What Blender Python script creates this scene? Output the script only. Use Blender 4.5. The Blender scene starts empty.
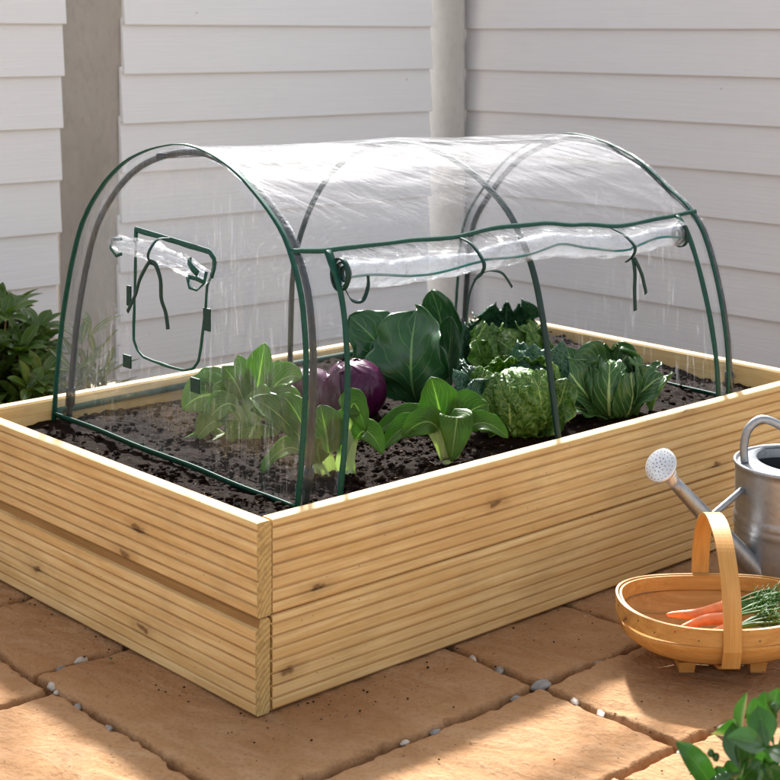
import bpy, math, random
from mathutils import Vector, Matrix, noise
R = math.radians
PI = math.pi
sc = bpy.context.scene
col = sc.collection
rnd = random.Random(7)

# ------------------------------------------------------------------ frame of the raised bed
NX, NY = -0.203, 2.504
A = R(48.1)
UX, UY = math.sin(A), math.cos(A)
VX, VY = -math.cos(A), math.sin(A)
def P(u, v, z=0.0):
    return Vector((NX + u*UX + v*VX, NY + u*UY + v*VY, z))
U3 = Vector((UX, UY, 0)); V3 = Vector((VX, VY, 0)); Z3 = Vector((0, 0, 1))
BL, BW, BH, BT = 1.50, 0.938, 0.296, 0.028     # bed length, width, height, board thickness
SOIL = 0.252

def fb(p, o=4):
    return noise.fractal(p, 1.0, 2.0, o)
def lerp(a, b, t): return a + (b-a)*t
def sstep(a, b, x):
    t = min(1, max(0, (x-a)/(b-a))); return t*t*(3-2*t)

# ------------------------------------------------------------------ mesh builder
class MB:
    def __init__(s):
        s.v = []; s.f = []; s.m = []; s.uv = {}
    def add(s, pts):
        i = len(s.v); s.v.extend([tuple(p) for p in pts]); return i
    def face(s, idx, m=0, uv=None):
        s.f.append(tuple(idx)); s.m.append(m)
        if uv: s.uv[len(s.f)-1] = uv
    def grid(s, rows, close_c=False, close_r=False, m=0, uv=False, skip=None):
        nr, nc = len(rows), len(rows[0])
        b = s.add([p for r in rows for p in r])
        for i in range(nr if close_r else nr-1):
            for j in range(nc if close_c else nc-1):
                if skip and skip(i, j): continue
                i2, j2 = (i+1) % nr, (j+1) % nc
                q = None
                if uv:
                    a0, a1 = j/(nc-1), (j+1)/(nc-1); b0, b1 = i/(nr-1), (i+1)/(nr-1)
                    q = [(a0, b0), (a1, b0), (a1, b1), (a0, b1)]
                s.face((b+i*nc+j, b+i*nc+j2, b+i2*nc+j2, b+i2*nc+j), m, q)
        return b
    def tube(s, pts, rad, n=10, m=0, caps=True, closed=False):
        pts = [Vector(p) for p in pts]; k = len(pts); rows = []
        up = None
        for i, p in enumerate(pts):
            if closed: t = (pts[(i+1) % k]-pts[i-1])
            else: t = pts[min(i+1, k-1)]-pts[max(i-1, 0)]
            t = t.normalized() if t.length > 1e-9 else Vector((0, 0, 1))
            if up is None:
                up = t.orthogonal().normalized()
            else:
                up = (up - t*up.dot(t))
                up = up.normalized() if up.length > 1e-6 else t.orthogonal().normalized()
            w = t.cross(up)
            r = rad(i/(k-1)) if callable(rad) else rad
            rows.append([p + (up*math.cos(2*PI*j/n) + w*math.sin(2*PI*j/n))*r for j in range(n)])
        b = s.grid(rows, close_c=True, close_r=closed, m=m)
        if caps and not closed:
            s.face([b+j for j in range(n)][::-1], m)
            s.face([b+(k-1)*n+j for j in range(n)], m)
    def strip(s, pts, width_dir, w, thick=0.0012, nrm=None, m=0):
        """flat ribbon of real thickness along pts; width_dir: vector or function(i)"""
        pts = [Vector(p) for p in pts]; rows = []
        k = len(pts)
        for i, p in enumerate(pts):
            t = (pts[min(i+1, k-1)]-pts[max(i-1, 0)]).normalized()
            d = Vector(width_dir(i) if callable(width_dir) else width_dir)
            d = (d - t*d.dot(t)).normalized()
            n_ = t.cross(d).normalized()
            ww = w(i/(k-1)) if callable(w) else w
            rows.append([p-d*ww/2-n_*thick/2, p+d*ww/2-n_*thick/2, p+d*ww/2+n_*thick/2, p-d*ww/2+n_*thick/2])
        b = s.grid(rows, close_c=True, m=m)
        s.face([b, b+1, b+2, b+3][::-1], m); e = b+(k-1)*4; s.face([e, e+1, e+2, e+3], m)
    def lathe(s, prof, n=48, M=None, m=0):
        M = M or Matrix()
        rows = [[M @ Vector((r*math.cos(2*PI*j/n), r*math.sin(2*PI*j/n), z)) for j in range(n)] for r, z in prof]
        return s.grid(rows, close_c=True, m=m)
    def box(s, c, sx, sy, sz, M=None, m=0):
        M = M or Matrix()
        q = [M @ (Vector(c)+Vector((x*sx/2, y*sy/2, z*sz/2))) for z in (-1, 1) for y in (-1, 1) for x in (-1, 1)]
        b = s.add(q)
        for f in ((0, 2, 3, 1), (4, 5, 7, 6), (0, 1, 5, 4), (2, 6, 7, 3), (0, 4, 6, 2), (1, 3, 7, 5)):
            s.face([b+i for i in f], m)
    def blob(s, c, r, seed, sq=(1, 1, 1), nu=6, nv=4, amp=.35, M=None):
        rows = []
        for i in range(nv+1):
            th = PI*i/nv
            row = []
            for j in range(nu):
                ph = 2*PI*j/nu
                d = Vector((math.sin(th)*math.cos(ph), math.sin(th)*math.sin(ph), math.cos(th)))
                k = r*(1+amp*noise.noise(d*1.3+Vector((seed*1.7, seed*.31, 0))))
                q = Vector((d.x*sq[0], d.y*sq[1], d.z*sq[2]))*k
                row.append(Vector(c) + (M @ q if M else q))
            rows.append(row)
        s.grid(rows, close_c=True)
    def build(s, name, mats, parent=None, smooth=True, mw=None):
        me = bpy.data.meshes.new(name)
        me.from_pydata(s.v, [], s.f)
        if not isinstance(mats, (list, tuple)): mats = [mats]
        for q in mats: me.materials.append(q)
        me.polygons.foreach_set('material_index', s.m)
        if smooth: me.polygons.foreach_set('use_smooth', [True]*len(s.f))
        if s.uv:
            L = me.uv_layers.new(name='UVMap')
            for fi, q in s.uv.items():
                for li, t in zip(me.polygons[fi].loop_indices, q): L.data[li].uv = t
        me.update()
        o = bpy.data.objects.new(name, me); col.objects.link(o)
        if mw is not None: o.matrix_world = mw
        if parent is not None:
            o.parent = parent
            if parent.type == 'EMPTY' and mw is None:
                o.matrix_parent_inverse = parent.matrix_basis.inverted()
            elif mw is not None:
                o.matrix_parent_inverse = parent.matrix_basis.inverted()
                o.matrix_basis = mw
            else:
                o.matrix_parent_inverse = parent.matrix_basis.inverted()
        return o

def tag(o, label=None, cat=None, group=None, kind=None):
    if label: o['label'] = label
    if cat: o['category'] = cat
    if group: o['group'] = group
    if kind: o['kind'] = kind
    return o
def thing(name, label, cat, loc, group=None):
    o = bpy.data.objects.new(name, None); col.objects.link(o)
    o.empty_display_size = .05
    o.matrix_basis = Matrix.Translation(Vector(loc))
    return tag(o, label, cat, group)

# ------------------------------------------------------------------ materials
class NT:
    def __init__(s, name):
        s.mat = bpy.data.materials.new(name); s.mat.use_nodes = True
        s.t = s.mat.node_tree; s.t.nodes.clear()
        s.out = s.n('ShaderNodeOutputMaterial')
    def n(s, typ, **kw):
        x = s.t.nodes.new(typ)
        for k, v in kw.items():
            if k.startswith('i_'):
                key = k[2:]
                x.inputs[int(key) if key.isdigit() else key.replace('_', ' ')].default_value = v
            else: setattr(x, k, v)
        return x
    def l(s, a, b): s.t.links.new(a, b); return b
    def put(s, sock, val):
        if hasattr(val, 'is_output') : s.t.links.new(val, sock)
        else: sock.default_value = val
    def math(s, op, a, b=None, c=None, clamp=False):
        x = s.n('ShaderNodeMath', operation=op, use_clamp=clamp)
        for i, q in enumerate((a, b, c)):
            if q is not None: s.put(x.inputs[i], q)
        return x.outputs[0]
    def mix(s, f, a, b, blend='MIX'):
        x = s.n('ShaderNodeMix', data_type='RGBA', blend_type=blend)
        s.put(x.inputs[0], f)
        for i, q in ((6, a), (7, b)):
            if isinstance(q, tuple): q = (*q, 1) if len(q) == 3 else q
            s.put(x.inputs[i], q)
        return x.outputs[2]
    def ramp(s, f, pts, interp='LINEAR'):
        x = s.n('ShaderNodeValToRGB'); r = x.color_ramp; r.interpolation = interp
        while len(r.elements) < len(pts): r.elements.new(.5)
        for e, (p, c) in zip(r.elements, pts):
            e.position = p
            e.color = (c, c, c, 1) if not isinstance(c, tuple) else (*c, 1)
        s.put(x.inputs[0], f); return x.outputs[0]
    def coords(s, which='Object', scale=(1, 1, 1), rot=(0, 0, 0), loc=None):
        tc = s.n('ShaderNodeTexCoord'); mp = s.n('ShaderNodeMapping')
        s.l(tc.outputs[which], mp.inputs[0])
        mp.inputs['Scale'].default_value = scale; mp.inputs['Rotation'].default_value = rot
        if loc is not None: s.put(mp.inputs['Location'], loc)
        return mp.outputs[0]
    def noise(s, vec, scale, detail=4, rough=.55, dist=0, out='Fac'):
        x = s.n('ShaderNodeTexNoise'); s.l(vec, x.inputs['Vector'])
        x.inputs['Scale'].default_value = scale; x.inputs['Detail'].default_value = detail
        x.inputs['Roughness'].default_value = rough; x.inputs['Distortion'].default_value = dist
        return x.outputs[out]
    def voro(s, vec, scale, feature='F1', out='Distance', rnd_=1.0):
        x = s.n('ShaderNodeTexVoronoi', feature=feature); s.l(vec, x.inputs['Vector'])
        x.inputs['Scale'].default_value = scale; x.inputs['Randomness'].default_value = rnd_
        return x.outputs[out]
    def bump(s, h, strength=.3, dist=.01, nrm=None):
        x = s.n('ShaderNodeBump'); s.l(h, x.inputs['Height'])
        x.inputs['Strength'].default_value = strength; x.inputs['Distance'].default_value = dist
        if nrm is not None: s.l(nrm, x.inputs['Normal'])
        return x.outputs[0]
    def rand(s):
        return s.n('ShaderNodeObjectInfo').outputs['Random']
    def principled(s, color, rough=.6, metal=0, normal=None, spec=.5, **kw):
        x = s.n('ShaderNodeBsdfPrincipled')
        s.put(x.inputs['Base Color'], (*color, 1) if isinstance(color, tuple) and len(color) == 3 else color)
        s.put(x.inputs['Roughness'], rough); s.put(x.inputs['Metallic'], metal)
        s.put(x.inputs['Specular IOR Level'], spec)
        if normal is not None: s.l(normal, x.inputs['Normal'])
        for k, v in kw.items(): s.put(x.inputs[k.replace('_', ' ')], v)
        return x.outputs[0]
    def done(s, sh): s.l(sh, s.out.inputs[0]); return s.mat

def m_wood(name, c_lo, c_hi, c_knot, knots=True, grain=1.0, stain=0.0, rough=.62, sc1=(1.6, 26, 26), sc2=(4, 220, 220)):
    t = NT(name)
    rv = t.rand()
    off = t.n('ShaderNodeCombineXYZ')
    t.put(off.inputs[0], t.math('MULTIPLY', rv, 37.0)); t.put(off.inputs[1], t.math('MULTIPLY', rv, 11.0)); t.put(off.inputs[2], t.math('MULTIPLY', rv, 5.3))
    vo = t.coords('Object', (1, 1, 1), loc=off.outputs[0])
    st = t.n('ShaderNodeMapping'); st.inputs['Scale'].default_value = sc1; t.l(vo, st.inputs[0])
    g = t.noise(st.outputs[0], 3.0*grain, 5, .6, .6)
    st2 = t.n('ShaderNodeMapping'); st2.inputs['Scale'].default_value = sc2; t.l(vo, st2.inputs[0])
    g2 = t.noise(st2.outputs[0], 2.0*grain, 3, .6)
    big = t.noise(vo, 3.1, 3, .6)
    c = t.mix(t.ramp(g, [(.36, 0.), (.62, 1.)]), c_lo, c_hi)
    c = t.mix(t.ramp(g2, [(.35, .28), (.6, 0.)]), c, tuple(x*.62 for x in c_lo))
    c = t.mix(t.ramp(big, [(.42, 0.), (.75, .55)]), c, (c_lo[0]*.88, c_lo[1]*.80, c_lo[2]*.78))
    h = g2
    if knots:
        sx = t.n('ShaderNodeSeparateXYZ'); t.l(vo, sx.inputs[0]); cx = t.n('ShaderNodeCombineXYZ')
        t.l(t.math('MULTIPLY', sx.outputs[0], 3.2), cx.inputs[0]); t.l(t.math('MULTIPLY', t.math('ADD', sx.outputs[2], sx.outputs[1]), 8.0), cx.inputs[1])
        km = cx
        wob = t.noise(vo, 38, 2, .5, out='Color')
        ad = t.n('ShaderNodeVectorMath', operation='MULTIPLY_ADD')
        t.l(wob, ad.inputs[0]); ad.inputs[1].default_value = (.14, .14, .0); t.l(km.outputs[0], ad.inputs[2])
        kd = t.voro(ad.outputs[0], 1.0); kd.node.voronoi_dimensions = '2D'
        kr = t.voro(ad.outputs[0], 1.0, out='Color'); kr.node.voronoi_dimensions = '2D'
        sep = t.n('ShaderNodeSeparateColor'); t.l(kr, sep.inputs[0])
        on = t.math('GREATER_THAN', sep.outputs[0], .45)
        halo = t.math('MULTIPLY', t.ramp(kd, [(.03, 1.), (.16, 0.)]), on)
        core = t.math('MULTIPLY', t.ramp(kd, [(.028, 1.), (.055, 0.)]), on)
        c = t.mix(t.math('MULTIPLY', halo, .38), c, (c_knot[0]*1.5, c_knot[1]*1.4, c_knot[2]*1.2))
        c = t.mix(t.math('MULTIPLY', core, .85), c, c_knot)
        # tiny nail-like specks and pitch marks
        sp = t.voro(vo, 42, rnd_=1)
        c = t.mix(t.ramp(sp, [(.035, .75), (.06, 0.)]), c, (.06, .035, .02))
    if stain:
        sn = t.noise(vo, 9, 4, .65)
        c = t.mix(t.ramp(sn, [(.5, 0.), (.72, stain)]), c, (.34, .215, .11))
    hue = t.n('ShaderNodeHueSaturation'); t.l(c, hue.inputs['Color'])
    t.put(hue.inputs['Value'], t.math('MULTIPLY_ADD', rv, .16, .92))
    return t.done(t.principled(hue.outputs[0], rough, normal=t.bump(h, .25, .002), spec=.3))

def m_endgrain(name):
    t = NT(name); v = t.coords('Object', (1, 1, 1))
    mp = t.n('ShaderNodeMapping'); mp.inputs['Location'].default_value = (0, -.05, .03); t.l(v, mp.inputs[0])
    mp.inputs['Scale'].default_value = (.0, 1, .55)
    w = t.n('ShaderNodeTexWave', wave_type='RINGS', rings_direction='SPHERICAL'); t.l(mp.outputs[0], w.inputs[0])
    w.inputs['Scale'].default_value = 60; w.inputs['Distortion'].default_value = 3; w.inputs['Detail'].default_value = 3; w.inputs['Detail Scale'].default_value = 2
    c = t.mix(w.outputs['Fac'], (.46, .30, .115), (.60, .42, .17))
    n = t.noise(v, 90, 3)
    c = t.mix(t.ramp(n, [(.3, .5), (.5, 0.)]), c, (.24, .14, .05))
    return t.done(t.principled(c, .7, normal=t.bump(w.outputs['Fac'], .4, .002), spec=.2))

def m_paint(name, col_, tint):
    t = NT(name); v = t.coords('Object', (1, 1, 1))
    st = t.n('ShaderNodeMapping'); st.inputs['Scale'].default_value = (1.0, 14, 14); t.l(v, st.inputs[0])
    g = t.noise(st.outputs[0], 2.6, 6, .62, 1.6)
    w = t.n('ShaderNodeTexWave', wave_type='BANDS', bands_direction='Z'); 
    st2 = t.n('ShaderNodeMapping'); st2.inputs['Scale'].default_value = (.35, 1, 5.5); t.l(v, st2.inputs[0]); t.l(st2.outputs[0], w.inputs[0])
    w.inputs['Scale'].default_value = 4.2; w.inputs['Distortion'].default_value = 9; w.inputs['Detail'].default_value = 2.5; w.inputs['Detail Scale'].default_value = .9
    h = t.math('ADD', g, t.math('MULTIPLY', w.outputs['Fac'], .12))
    big = t.noise(v, 1.4, 3, .6)
    c = t.mix(t.ramp(g, [(.30, .35), (.62, 0.)]), col_, tint)
    c = t.mix(t.ramp(big, [(.35, .5), (.7, 0.)]), c, tuple(x*.95 for x in col_))
    sp = t.voro(v, 7.0)
    c = t.mix(t.ramp(sp, [(.012, .8), (.022, 0.)]), c, (.22, .19, .17))
    return t.done(t.principled(c, .5, normal=t.bump(h, .32, .004), spec=.35))

def m_concrete(name, c1, c2):
    t = NT(name); v = t.coords('Object', (1, 1, .45))
    n = t.noise(v, 5, 6, .65, .4); n2 = t.noise(v, 60, 3)
    c = t.mix(t.ramp(n, [(.3, 0.), (.7, 1.)]), c1, c2)
    c = t.mix(t.ramp(n2, [(.3, .2), (.5, 0.)]), c, tuple(x*.6 for x in c1))
    return t.done(t.principled(c, .85, normal=t.bump(n2, .2, .003), spec=.2))

def m_stone():
    t = NT('sandstone'); v = t.coords('Object')
    ro = t.coords('Object', (1, 1, 1), (0, 0, R(35)))
    st = t.n('ShaderNodeMapping'); st.inputs['Scale'].default_value = (2.6, 5.5, 1); t.l(ro, st.inputs[0])
    n = t.noise(v, 3.2, 5, .6, .3); n2 = t.noise(st.outputs[0], 2.4, 7, .62, 2.2); n3 = t.noise(v, 130, 3, .6); n4 = t.noise(v, 24, 4, .65)
    c = t.mix(t.ramp(n, [(.32, 0.), (.68, 1.)]), (.355, .185, .078), (.45, .262, .128))
    c = t.mix(t.ramp(n2, [(.42, .0), (.75, .45)]), c, (.57, .40, .25))
    c = t.mix(t.ramp(n4, [(.25, .55), (.47, 0.)]), c, (.27, .135, .055))
    c = t.mix(t.ramp(n3, [(.3, .5), (.5, 0.)]), c, (.22, .11, .05))
    bigv = t.noise(v, 1.7, 4, .6)
    c = t.mix(t.ramp(bigv, [(.36, .55), (.62, 0.)]), c, (.30, .145, .06))
    sp = t.voro(v, 34)
    c = t.mix(t.ramp(sp, [(.05, .8), (.085, 0.)]), c, (.09, .06, .04))
    h = t.math('ADD', t.math('MULTIPLY', n2, 1.0), t.math('ADD', t.math('MULTIPLY', n3, .34), t.math('MULTIPLY', n4, .6)))
    return t.done(t.principled(c, .85, normal=t.bump(h, .8, .009), spec=.15))

def m_soil():
    t = NT('compost'); v = t.coords('Object')
    n = t.noise(v, 22, 6, .7); n2 = t.noise(v, 150, 4, .7)
    c = t.mix(t.ramp(n, [(.3, 0.), (.7, 1.)]), (.006, .0032, .002), (.020, .0098, .0052))
    c = t.mix(t.ramp(n2, [(.52, 0.), (.75, .7)]), c, (.045, .023, .012))
    sp = t.voro(v, 38, out='Distance'); 
    c = t.mix(t.ramp(sp, [(.03, .9), (.05, 0.)]), c, (.36, .31, .26))
    h = t.math('ADD', n, t.math('MULTIPLY', n2, .6))
    return t.done(t.principled(c, .9, normal=t.bump(h, .9, .012), spec=.08))

def m_ground():
    t = NT('pale_bounce_sand'); v = t.coords('Object')
    n = t.noise(v, 14, 6, .7); n2 = t.noise(v, 120, 4, .7)
    c = t.mix(t.ramp(n, [(.3, 0.), (.7, 1.)]), (.34, .26, .18), (.44, .35, .25))  # pale sand, lightened so unseen ground bounces sun onto the shaded walls
    c = t.mix(t.ramp(n2, [(.5, 0.), (.75, .6)]), c, (.52, .43, .33))
    return t.done(t.principled(c, .9, normal=t.bump(n2, .8, .01), spec=.2))

def m_film(name, haze=.06, glint=.35, gloss=1.0, grazing=.35, scale=(2.0, 9, 9), rot=(0, 0, 0), bumpk=.5, pt=(.45, .66)):
    """clear PVC sheet: transparent, glossy by Fresnel, slightly milky, crinkle highlights painted in as white streaks"""
    t = NT(name)
    v = t.coords('Object', scale, rot)
    v0 = t.coords('Object')
    n1 = t.noise(v, 1.6, 3, .55, .8); n2 = t.noise(v, 5.5, 4, .6, 1.5); n3 = t.noise(v0, 3.0, 2, .5)
    h = t.math('ADD', t.math('MULTIPLY', n1, 1.0), t.math('MULTIPLY', n2, .33))
    nb = t.bump(h, bumpk, .03)
    geo = t.n('ShaderNodeNewGeometry'); fr = t.n('ShaderNodeFresnel'); t.l(t.math('MULTIPLY_ADD', geo.outputs['Backfacing'], 1/1.5-1.5, 1.5), fr.inputs['IOR']); t.l(nb, fr.inputs['Normal'])
    lw = t.n('ShaderNodeLayerWeight'); lw.inputs['Blend'].default_value = .35
    tr = t.n('ShaderNodeBsdfTransparent'); tr.inputs[0].default_value = (.955, .965, .975, 1)
    gl = t.n('ShaderNodeBsdfGlossy'); gl.inputs['Roughness'].default_value = .09; gl.inputs['Color'].default_value = (.97, .98, 1, 1); t.l(nb, gl.inputs['Normal'])
    m1 = t.n('ShaderNodeMixShader'); t.l(t.math('MULTIPLY', fr.outputs[0], gloss, clamp=True), m1.inputs[0]); t.l(tr.outputs[0], m1.inputs[1]); t.l(gl.outputs[0], m1.inputs[2])
    df = t.n('ShaderNodeBsdfDiffuse'); df.inputs[0].default_value = (.82, .84, .88, 1)
    tl = t.n('ShaderNodeBsdfTranslucent'); tl.inputs[0].default_value = (.82, .84, .88, 1)
    m2 = t.n('ShaderNodeMixShader'); m2.inputs[0].default_value = .5; t.l(df.outputs[0], m2.inputs[1]); t.l(tl.outputs[0], m2.inputs[2])
    # crease highlights painted in: white streaks of stretched noise, only in patches
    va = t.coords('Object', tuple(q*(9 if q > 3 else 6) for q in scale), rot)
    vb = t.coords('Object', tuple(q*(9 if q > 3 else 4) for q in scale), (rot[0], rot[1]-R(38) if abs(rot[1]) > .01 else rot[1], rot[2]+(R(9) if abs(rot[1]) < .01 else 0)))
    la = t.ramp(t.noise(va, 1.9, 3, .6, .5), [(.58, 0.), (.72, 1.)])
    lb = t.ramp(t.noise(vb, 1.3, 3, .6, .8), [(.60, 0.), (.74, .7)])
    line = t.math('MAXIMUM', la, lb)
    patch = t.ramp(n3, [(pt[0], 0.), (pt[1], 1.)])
    crease_glint = t.math('MULTIPLY', t.math('MULTIPLY', line, patch), glint)
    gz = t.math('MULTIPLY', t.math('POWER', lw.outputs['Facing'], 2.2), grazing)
    hz = t.math('ADD', t.math('ADD', crease_glint, gz), haze, clamp=True)
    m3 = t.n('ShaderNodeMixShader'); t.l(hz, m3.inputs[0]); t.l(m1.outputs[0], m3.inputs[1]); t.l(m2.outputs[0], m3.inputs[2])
    return t.done(m3.outputs[0])

def m_plain(name, c, rough=.5, metal=0, spec=.5, var=.12, scale=40, bump=.15):
    t = NT(name); v = t.coords('Object')
    n = t.noise(v, scale, 4, .6)
    cc = t.mix(t.ramp(n, [(.3, 0.), (.7, 1.)]), tuple(x*(1-var) for x in c), tuple(min(1, x*(1+var)) for x in c))
    return t.done(t.principled(cc, rough, metal, normal=t.bump(n, bump, .002), spec=spec))

def m_zinc():
    t = NT('galvanised_steel'); v = t.coords('Object')
    sp = t.voro(v, 130, out='Color'); s = t.n('ShaderNodeSeparateColor'); t.l(sp, s.inputs[0])
    n = t.noise(v, 9, 5, .65)
    c = t.mix(s.outputs[0], (.35, .365, .38), (.42, .435, .45))
    c = t.mix(t.ramp(n, [(.45, 0.), (.75, .5)]), c, (.22, .22, .22))
    rough = t.math('MULTIPLY_ADD', n, .3, .3)
    return t.done(t.principled(c, rough, .9, normal=t.bump(n, .1, .004)))

def m_leaf(name, blade, blade2, vein, nlat=9, slope=.35, petiole=None, pet_end=0.0, vw=.07, mid=.06, rough=.4, trans=.3, crinkle=0.0, crs=60, vstr=.75, tcol=None, spec=.5, edge=None):
    t = NT(name)
    tc = t.n('ShaderNodeTexCoord'); sp = t.n('ShaderNodeSeparateXYZ'); t.l(tc.outputs['UV'], sp.inputs[0])
    vo = t.coords('Object')
    wob = t.math('MULTIPLY', t.math('SUBTRACT', t.noise(tc.outputs['UV'], 5, 2), .5), .12)
    a = t.math('ABSOLUTE', t.math('MULTIPLY_ADD', sp.outputs[0], 2.0, -1.0))
    b = t.math('ADD', sp.outputs[1], wob)
    midm = t.ramp(t.math('DIVIDE', a, t.math('MULTIPLY_ADD', sp.outputs[1], -mid*.75, mid)), [(.55, 1.), (1.0, 0.)])
    ph = t.math('FRACT', t.math('MULTIPLY', t.math('SUBTRACT', b, t.math('MULTIPLY', a, slope)), float(nlat)))
    dl = t.math('ABSOLUTE', t.math('SUBTRACT', ph, .5))
    lat = t.ramp(dl, [(0., 1.), (vw, 0.)])
    lat = t.math('MULTIPLY', lat, t.ramp(a, [(.55, 1.), (1., .15)]))
    n = t.noise(vo, 26, 4, .6)
    c = t.mix(t.ramp(n, [(.3, 0.), (.7, 1.)]), blade, blade2)
    h = t.math('MULTIPLY', lat, .5)
    if crinkle:
        wv = t.n('ShaderNodeVectorMath', operation='MULTIPLY_ADD'); t.l(t.noise(vo, 45, 2, out='Color'), wv.inputs[0]); wv.inputs[1].default_value = (.016, .016, .016); t.l(vo, wv.inputs[2])
        cr = t.voro(wv.outputs[0], crs, feature='DISTANCE_TO_EDGE')
        net = t.ramp(cr, [(.0, 1.), (.09, 0.)])
        c = t.mix(t.math('MULTIPLY', net, .45*vstr), c, vein)
        h = t.math('ADD', h, t.math('MULTIPLY', t.math('MULTIPLY', t.ramp(cr, [(0., 0.), (.45, 1.)], 'EASE'), 1.0), -crinkle*-1))
    c = t.mix(t.math('MULTIPLY', lat, vstr), c, vein)
    c = t.mix(t.math('MULTIPLY', midm, min(1, vstr*1.25)), c, vein)
    if edge: c = t.mix(t.ramp(a, [(.8, 0.), (.95, .8)]), c, edge)
    if petiole:
        pm = t.ramp(sp.outputs[1], [(pet_end*.75, 1.), (pet_end, 0.)])
        c = t.mix(pm, c, petiole)
    rv = t.rand(); hue = t.n('ShaderNodeHueSaturation'); t.l(c, hue.inputs['Color']); t.put(hue.inputs['Value'], t.math('MULTIPLY_ADD', rv, .3, .86))
    c = hue.outputs[0]
    nb = t.bump(h, .5, .004)
    p = t.principled(c, rough, normal=nb, spec=spec)
    tl = t.n('ShaderNodeBsdfTranslucent')
    if tcol: t.l(t.mix(.75, c, tcol), tl.inputs[0])
    else:
        t.l(t.mix(1.0, c, (1.45, 1.6, .85), 'MULTIPLY'), tl.inputs[0])
    t.l(nb, tl.inputs['Normal'])
    mx = t.n('ShaderNodeMixShader'); mx.inputs[0].default_value = trans; t.l(p, mx.inputs[1]); t.l(tl.outputs[0], mx.inputs[2])
    return t.done(mx.outputs[0])

WOOD = m_wood('pine_decking', (.655, .415, .16), (.80, .58, .275), (.17, .085, .03), stain=.22)
BROWNW = m_wood('brown_pine', (.25, .13, .04), (.35, .20, .065), (.1, .05, .02), knots=False)  # browner pine for the recessed strip atop the lower left board
HOOPW = m_wood('bent_ash_strap', (.55, .27, .07), (.66, .36, .11), (.18, .08, .03), rough=.42, sc1=(40, 3, 3), sc2=(260, 8, 8), knots=False)
ENDG = m_endgrain('pine_end_grain')
TRUGW = m_wood('willow_board', (.52, .245, .06), (.64, .34, .10), (.18, .08, .03), knots=True, rough=.42)
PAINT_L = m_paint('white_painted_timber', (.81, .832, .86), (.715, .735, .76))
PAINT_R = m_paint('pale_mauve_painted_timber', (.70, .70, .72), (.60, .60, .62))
BATTEN = m_wood('orange_batten', (.30, .14, .05), (.42, .21, .08), (.1, .05, .02), knots=False)
CONC1 = m_concrete('warm_concrete', (.33, .305, .275), (.42, .395, .36))
CONC2 = m_concrete('pale_concrete', (.37, .37, .365), (.46, .46, .45))
STONE = m_stone(); SOILM = m_soil(); PALE_SAND = m_ground()
FILM = m_film('clear_film_roof', haze=.02, glint=.12, gloss=.6, grazing=.06, scale=(.35, 7, 7), rot=(0, 0, -(PI/2-A)), bumpk=.22)
FILM_END = m_film('clear_film_end', haze=.006, glint=.21, gloss=.7, grazing=.04, scale=(8, 8, 1.1), rot=(0, R(20), 0), bumpk=.3, pt=(.47, .62))
FILM_STRIP = m_film('clear_film_strip', haze=.004, glint=.21, gloss=.45, grazing=.03, scale=(7, 7, 1.1), rot=(0, R(10), 0), bumpk=.25, pt=(.48, .66))
FILM_ROLL = m_film('clear_film_rolled', haze=.07, glint=.35, gloss=1.0, grazing=.2, scale=(4, 14, 14), rot=(0, 0, -(PI/2-A)), bumpk=.6)
FILM_SLEEVE = m_film('clear_film_sleeve', haze=.0, glint=.12, gloss=.35, grazing=.0, scale=(16, 16, 9), bumpk=1.0)
GREEN = m_plain('green_binding', (.002, .060, .040), .55, spec=.3, var=.25, scale=120)
DGREEN = m_plain('dark_green_tape', (.002, .032, .024), .5, spec=.3, var=.2, scale=90)
POLE = m_plain('dark_green_pole', (.005, .028, .024), .4, spec=.35)
POLEG = m_plain('grey_green_pole', (.014, .022, .026), .35, spec=.4)
ZINC = m_zinc()
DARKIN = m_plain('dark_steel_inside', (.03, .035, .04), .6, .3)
CARROT = m_plain('carrot_skin', (.80, .235, .075), .5, var=.18, scale=60)
CGREEN = m_plain('carrot_stalk', (.07, .17, .03), .5, var=.4, scale=25)
PEB_W = m_plain('pale_pebble', (.46, .40, .33), .65, var=.25, scale=60)
PEB_G = m_plain('grey_pebble', (.22, .20, .18), .6, var=.25, scale=70)
PEB_B = m_plain('brown_pebble', (.30, .19, .12), .65, var=.25, scale=70)
STRAW = m_plain('bark_fibre', (.13, .075, .035), .8, var=.5, scale=15)
STEM = m_plain('woody_stem', (.16, .11, .06), .7, var=.3, scale=80)

BOK = m_leaf('pak_choi_leaf', (.048, .125, .012), (.09, .20, .02), (.36, .47, .15), nlat=8, slope=.6, petiole=(.50, .56, .36), pet_end=.36, vw=.07, mid=.11, trans=.48, vstr=.68, rough=.36, spec=.3)
BOK_LIT = m_leaf('lit_pak_choi_leaf', (.085, .19, .02), (.14, .27, .035), (.45, .54, .22), nlat=8, slope=.6, petiole=(.60, .64, .46), pet_end=.42, vw=.08, mid=.13, trans=.45, vstr=.7, rough=.34, spec=.35)  # lighter copy of the pak choi leaf, sunlit brightness put into its colour
COLL = m_leaf('spring_cabbage_leaf', (.022, .082, .030), (.042, .125, .042), (.22, .36, .14), nlat=6, slope=.5, vw=.055, mid=.075, trans=.2, vstr=.65, rough=.24, spec=.5)
SAV = m_leaf('savoy_leaf', (.045, .12, .014), (.09, .20, .022), (.38, .50, .13), nlat=6, slope=.5, vw=.06, mid=.07, trans=.22, crinkle=1.0, crs=70, vstr=.8, rough=.42)
SAVB = m_leaf('savoy_outer_leaf', (.02, .075, .042), (.035, .11, .06), (.20, .33, .22), nlat=6, slope=.5, vw=.05, mid=.06, trans=.15, crinkle=1.0, crs=110, vstr=.55, rough=.4)
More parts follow.
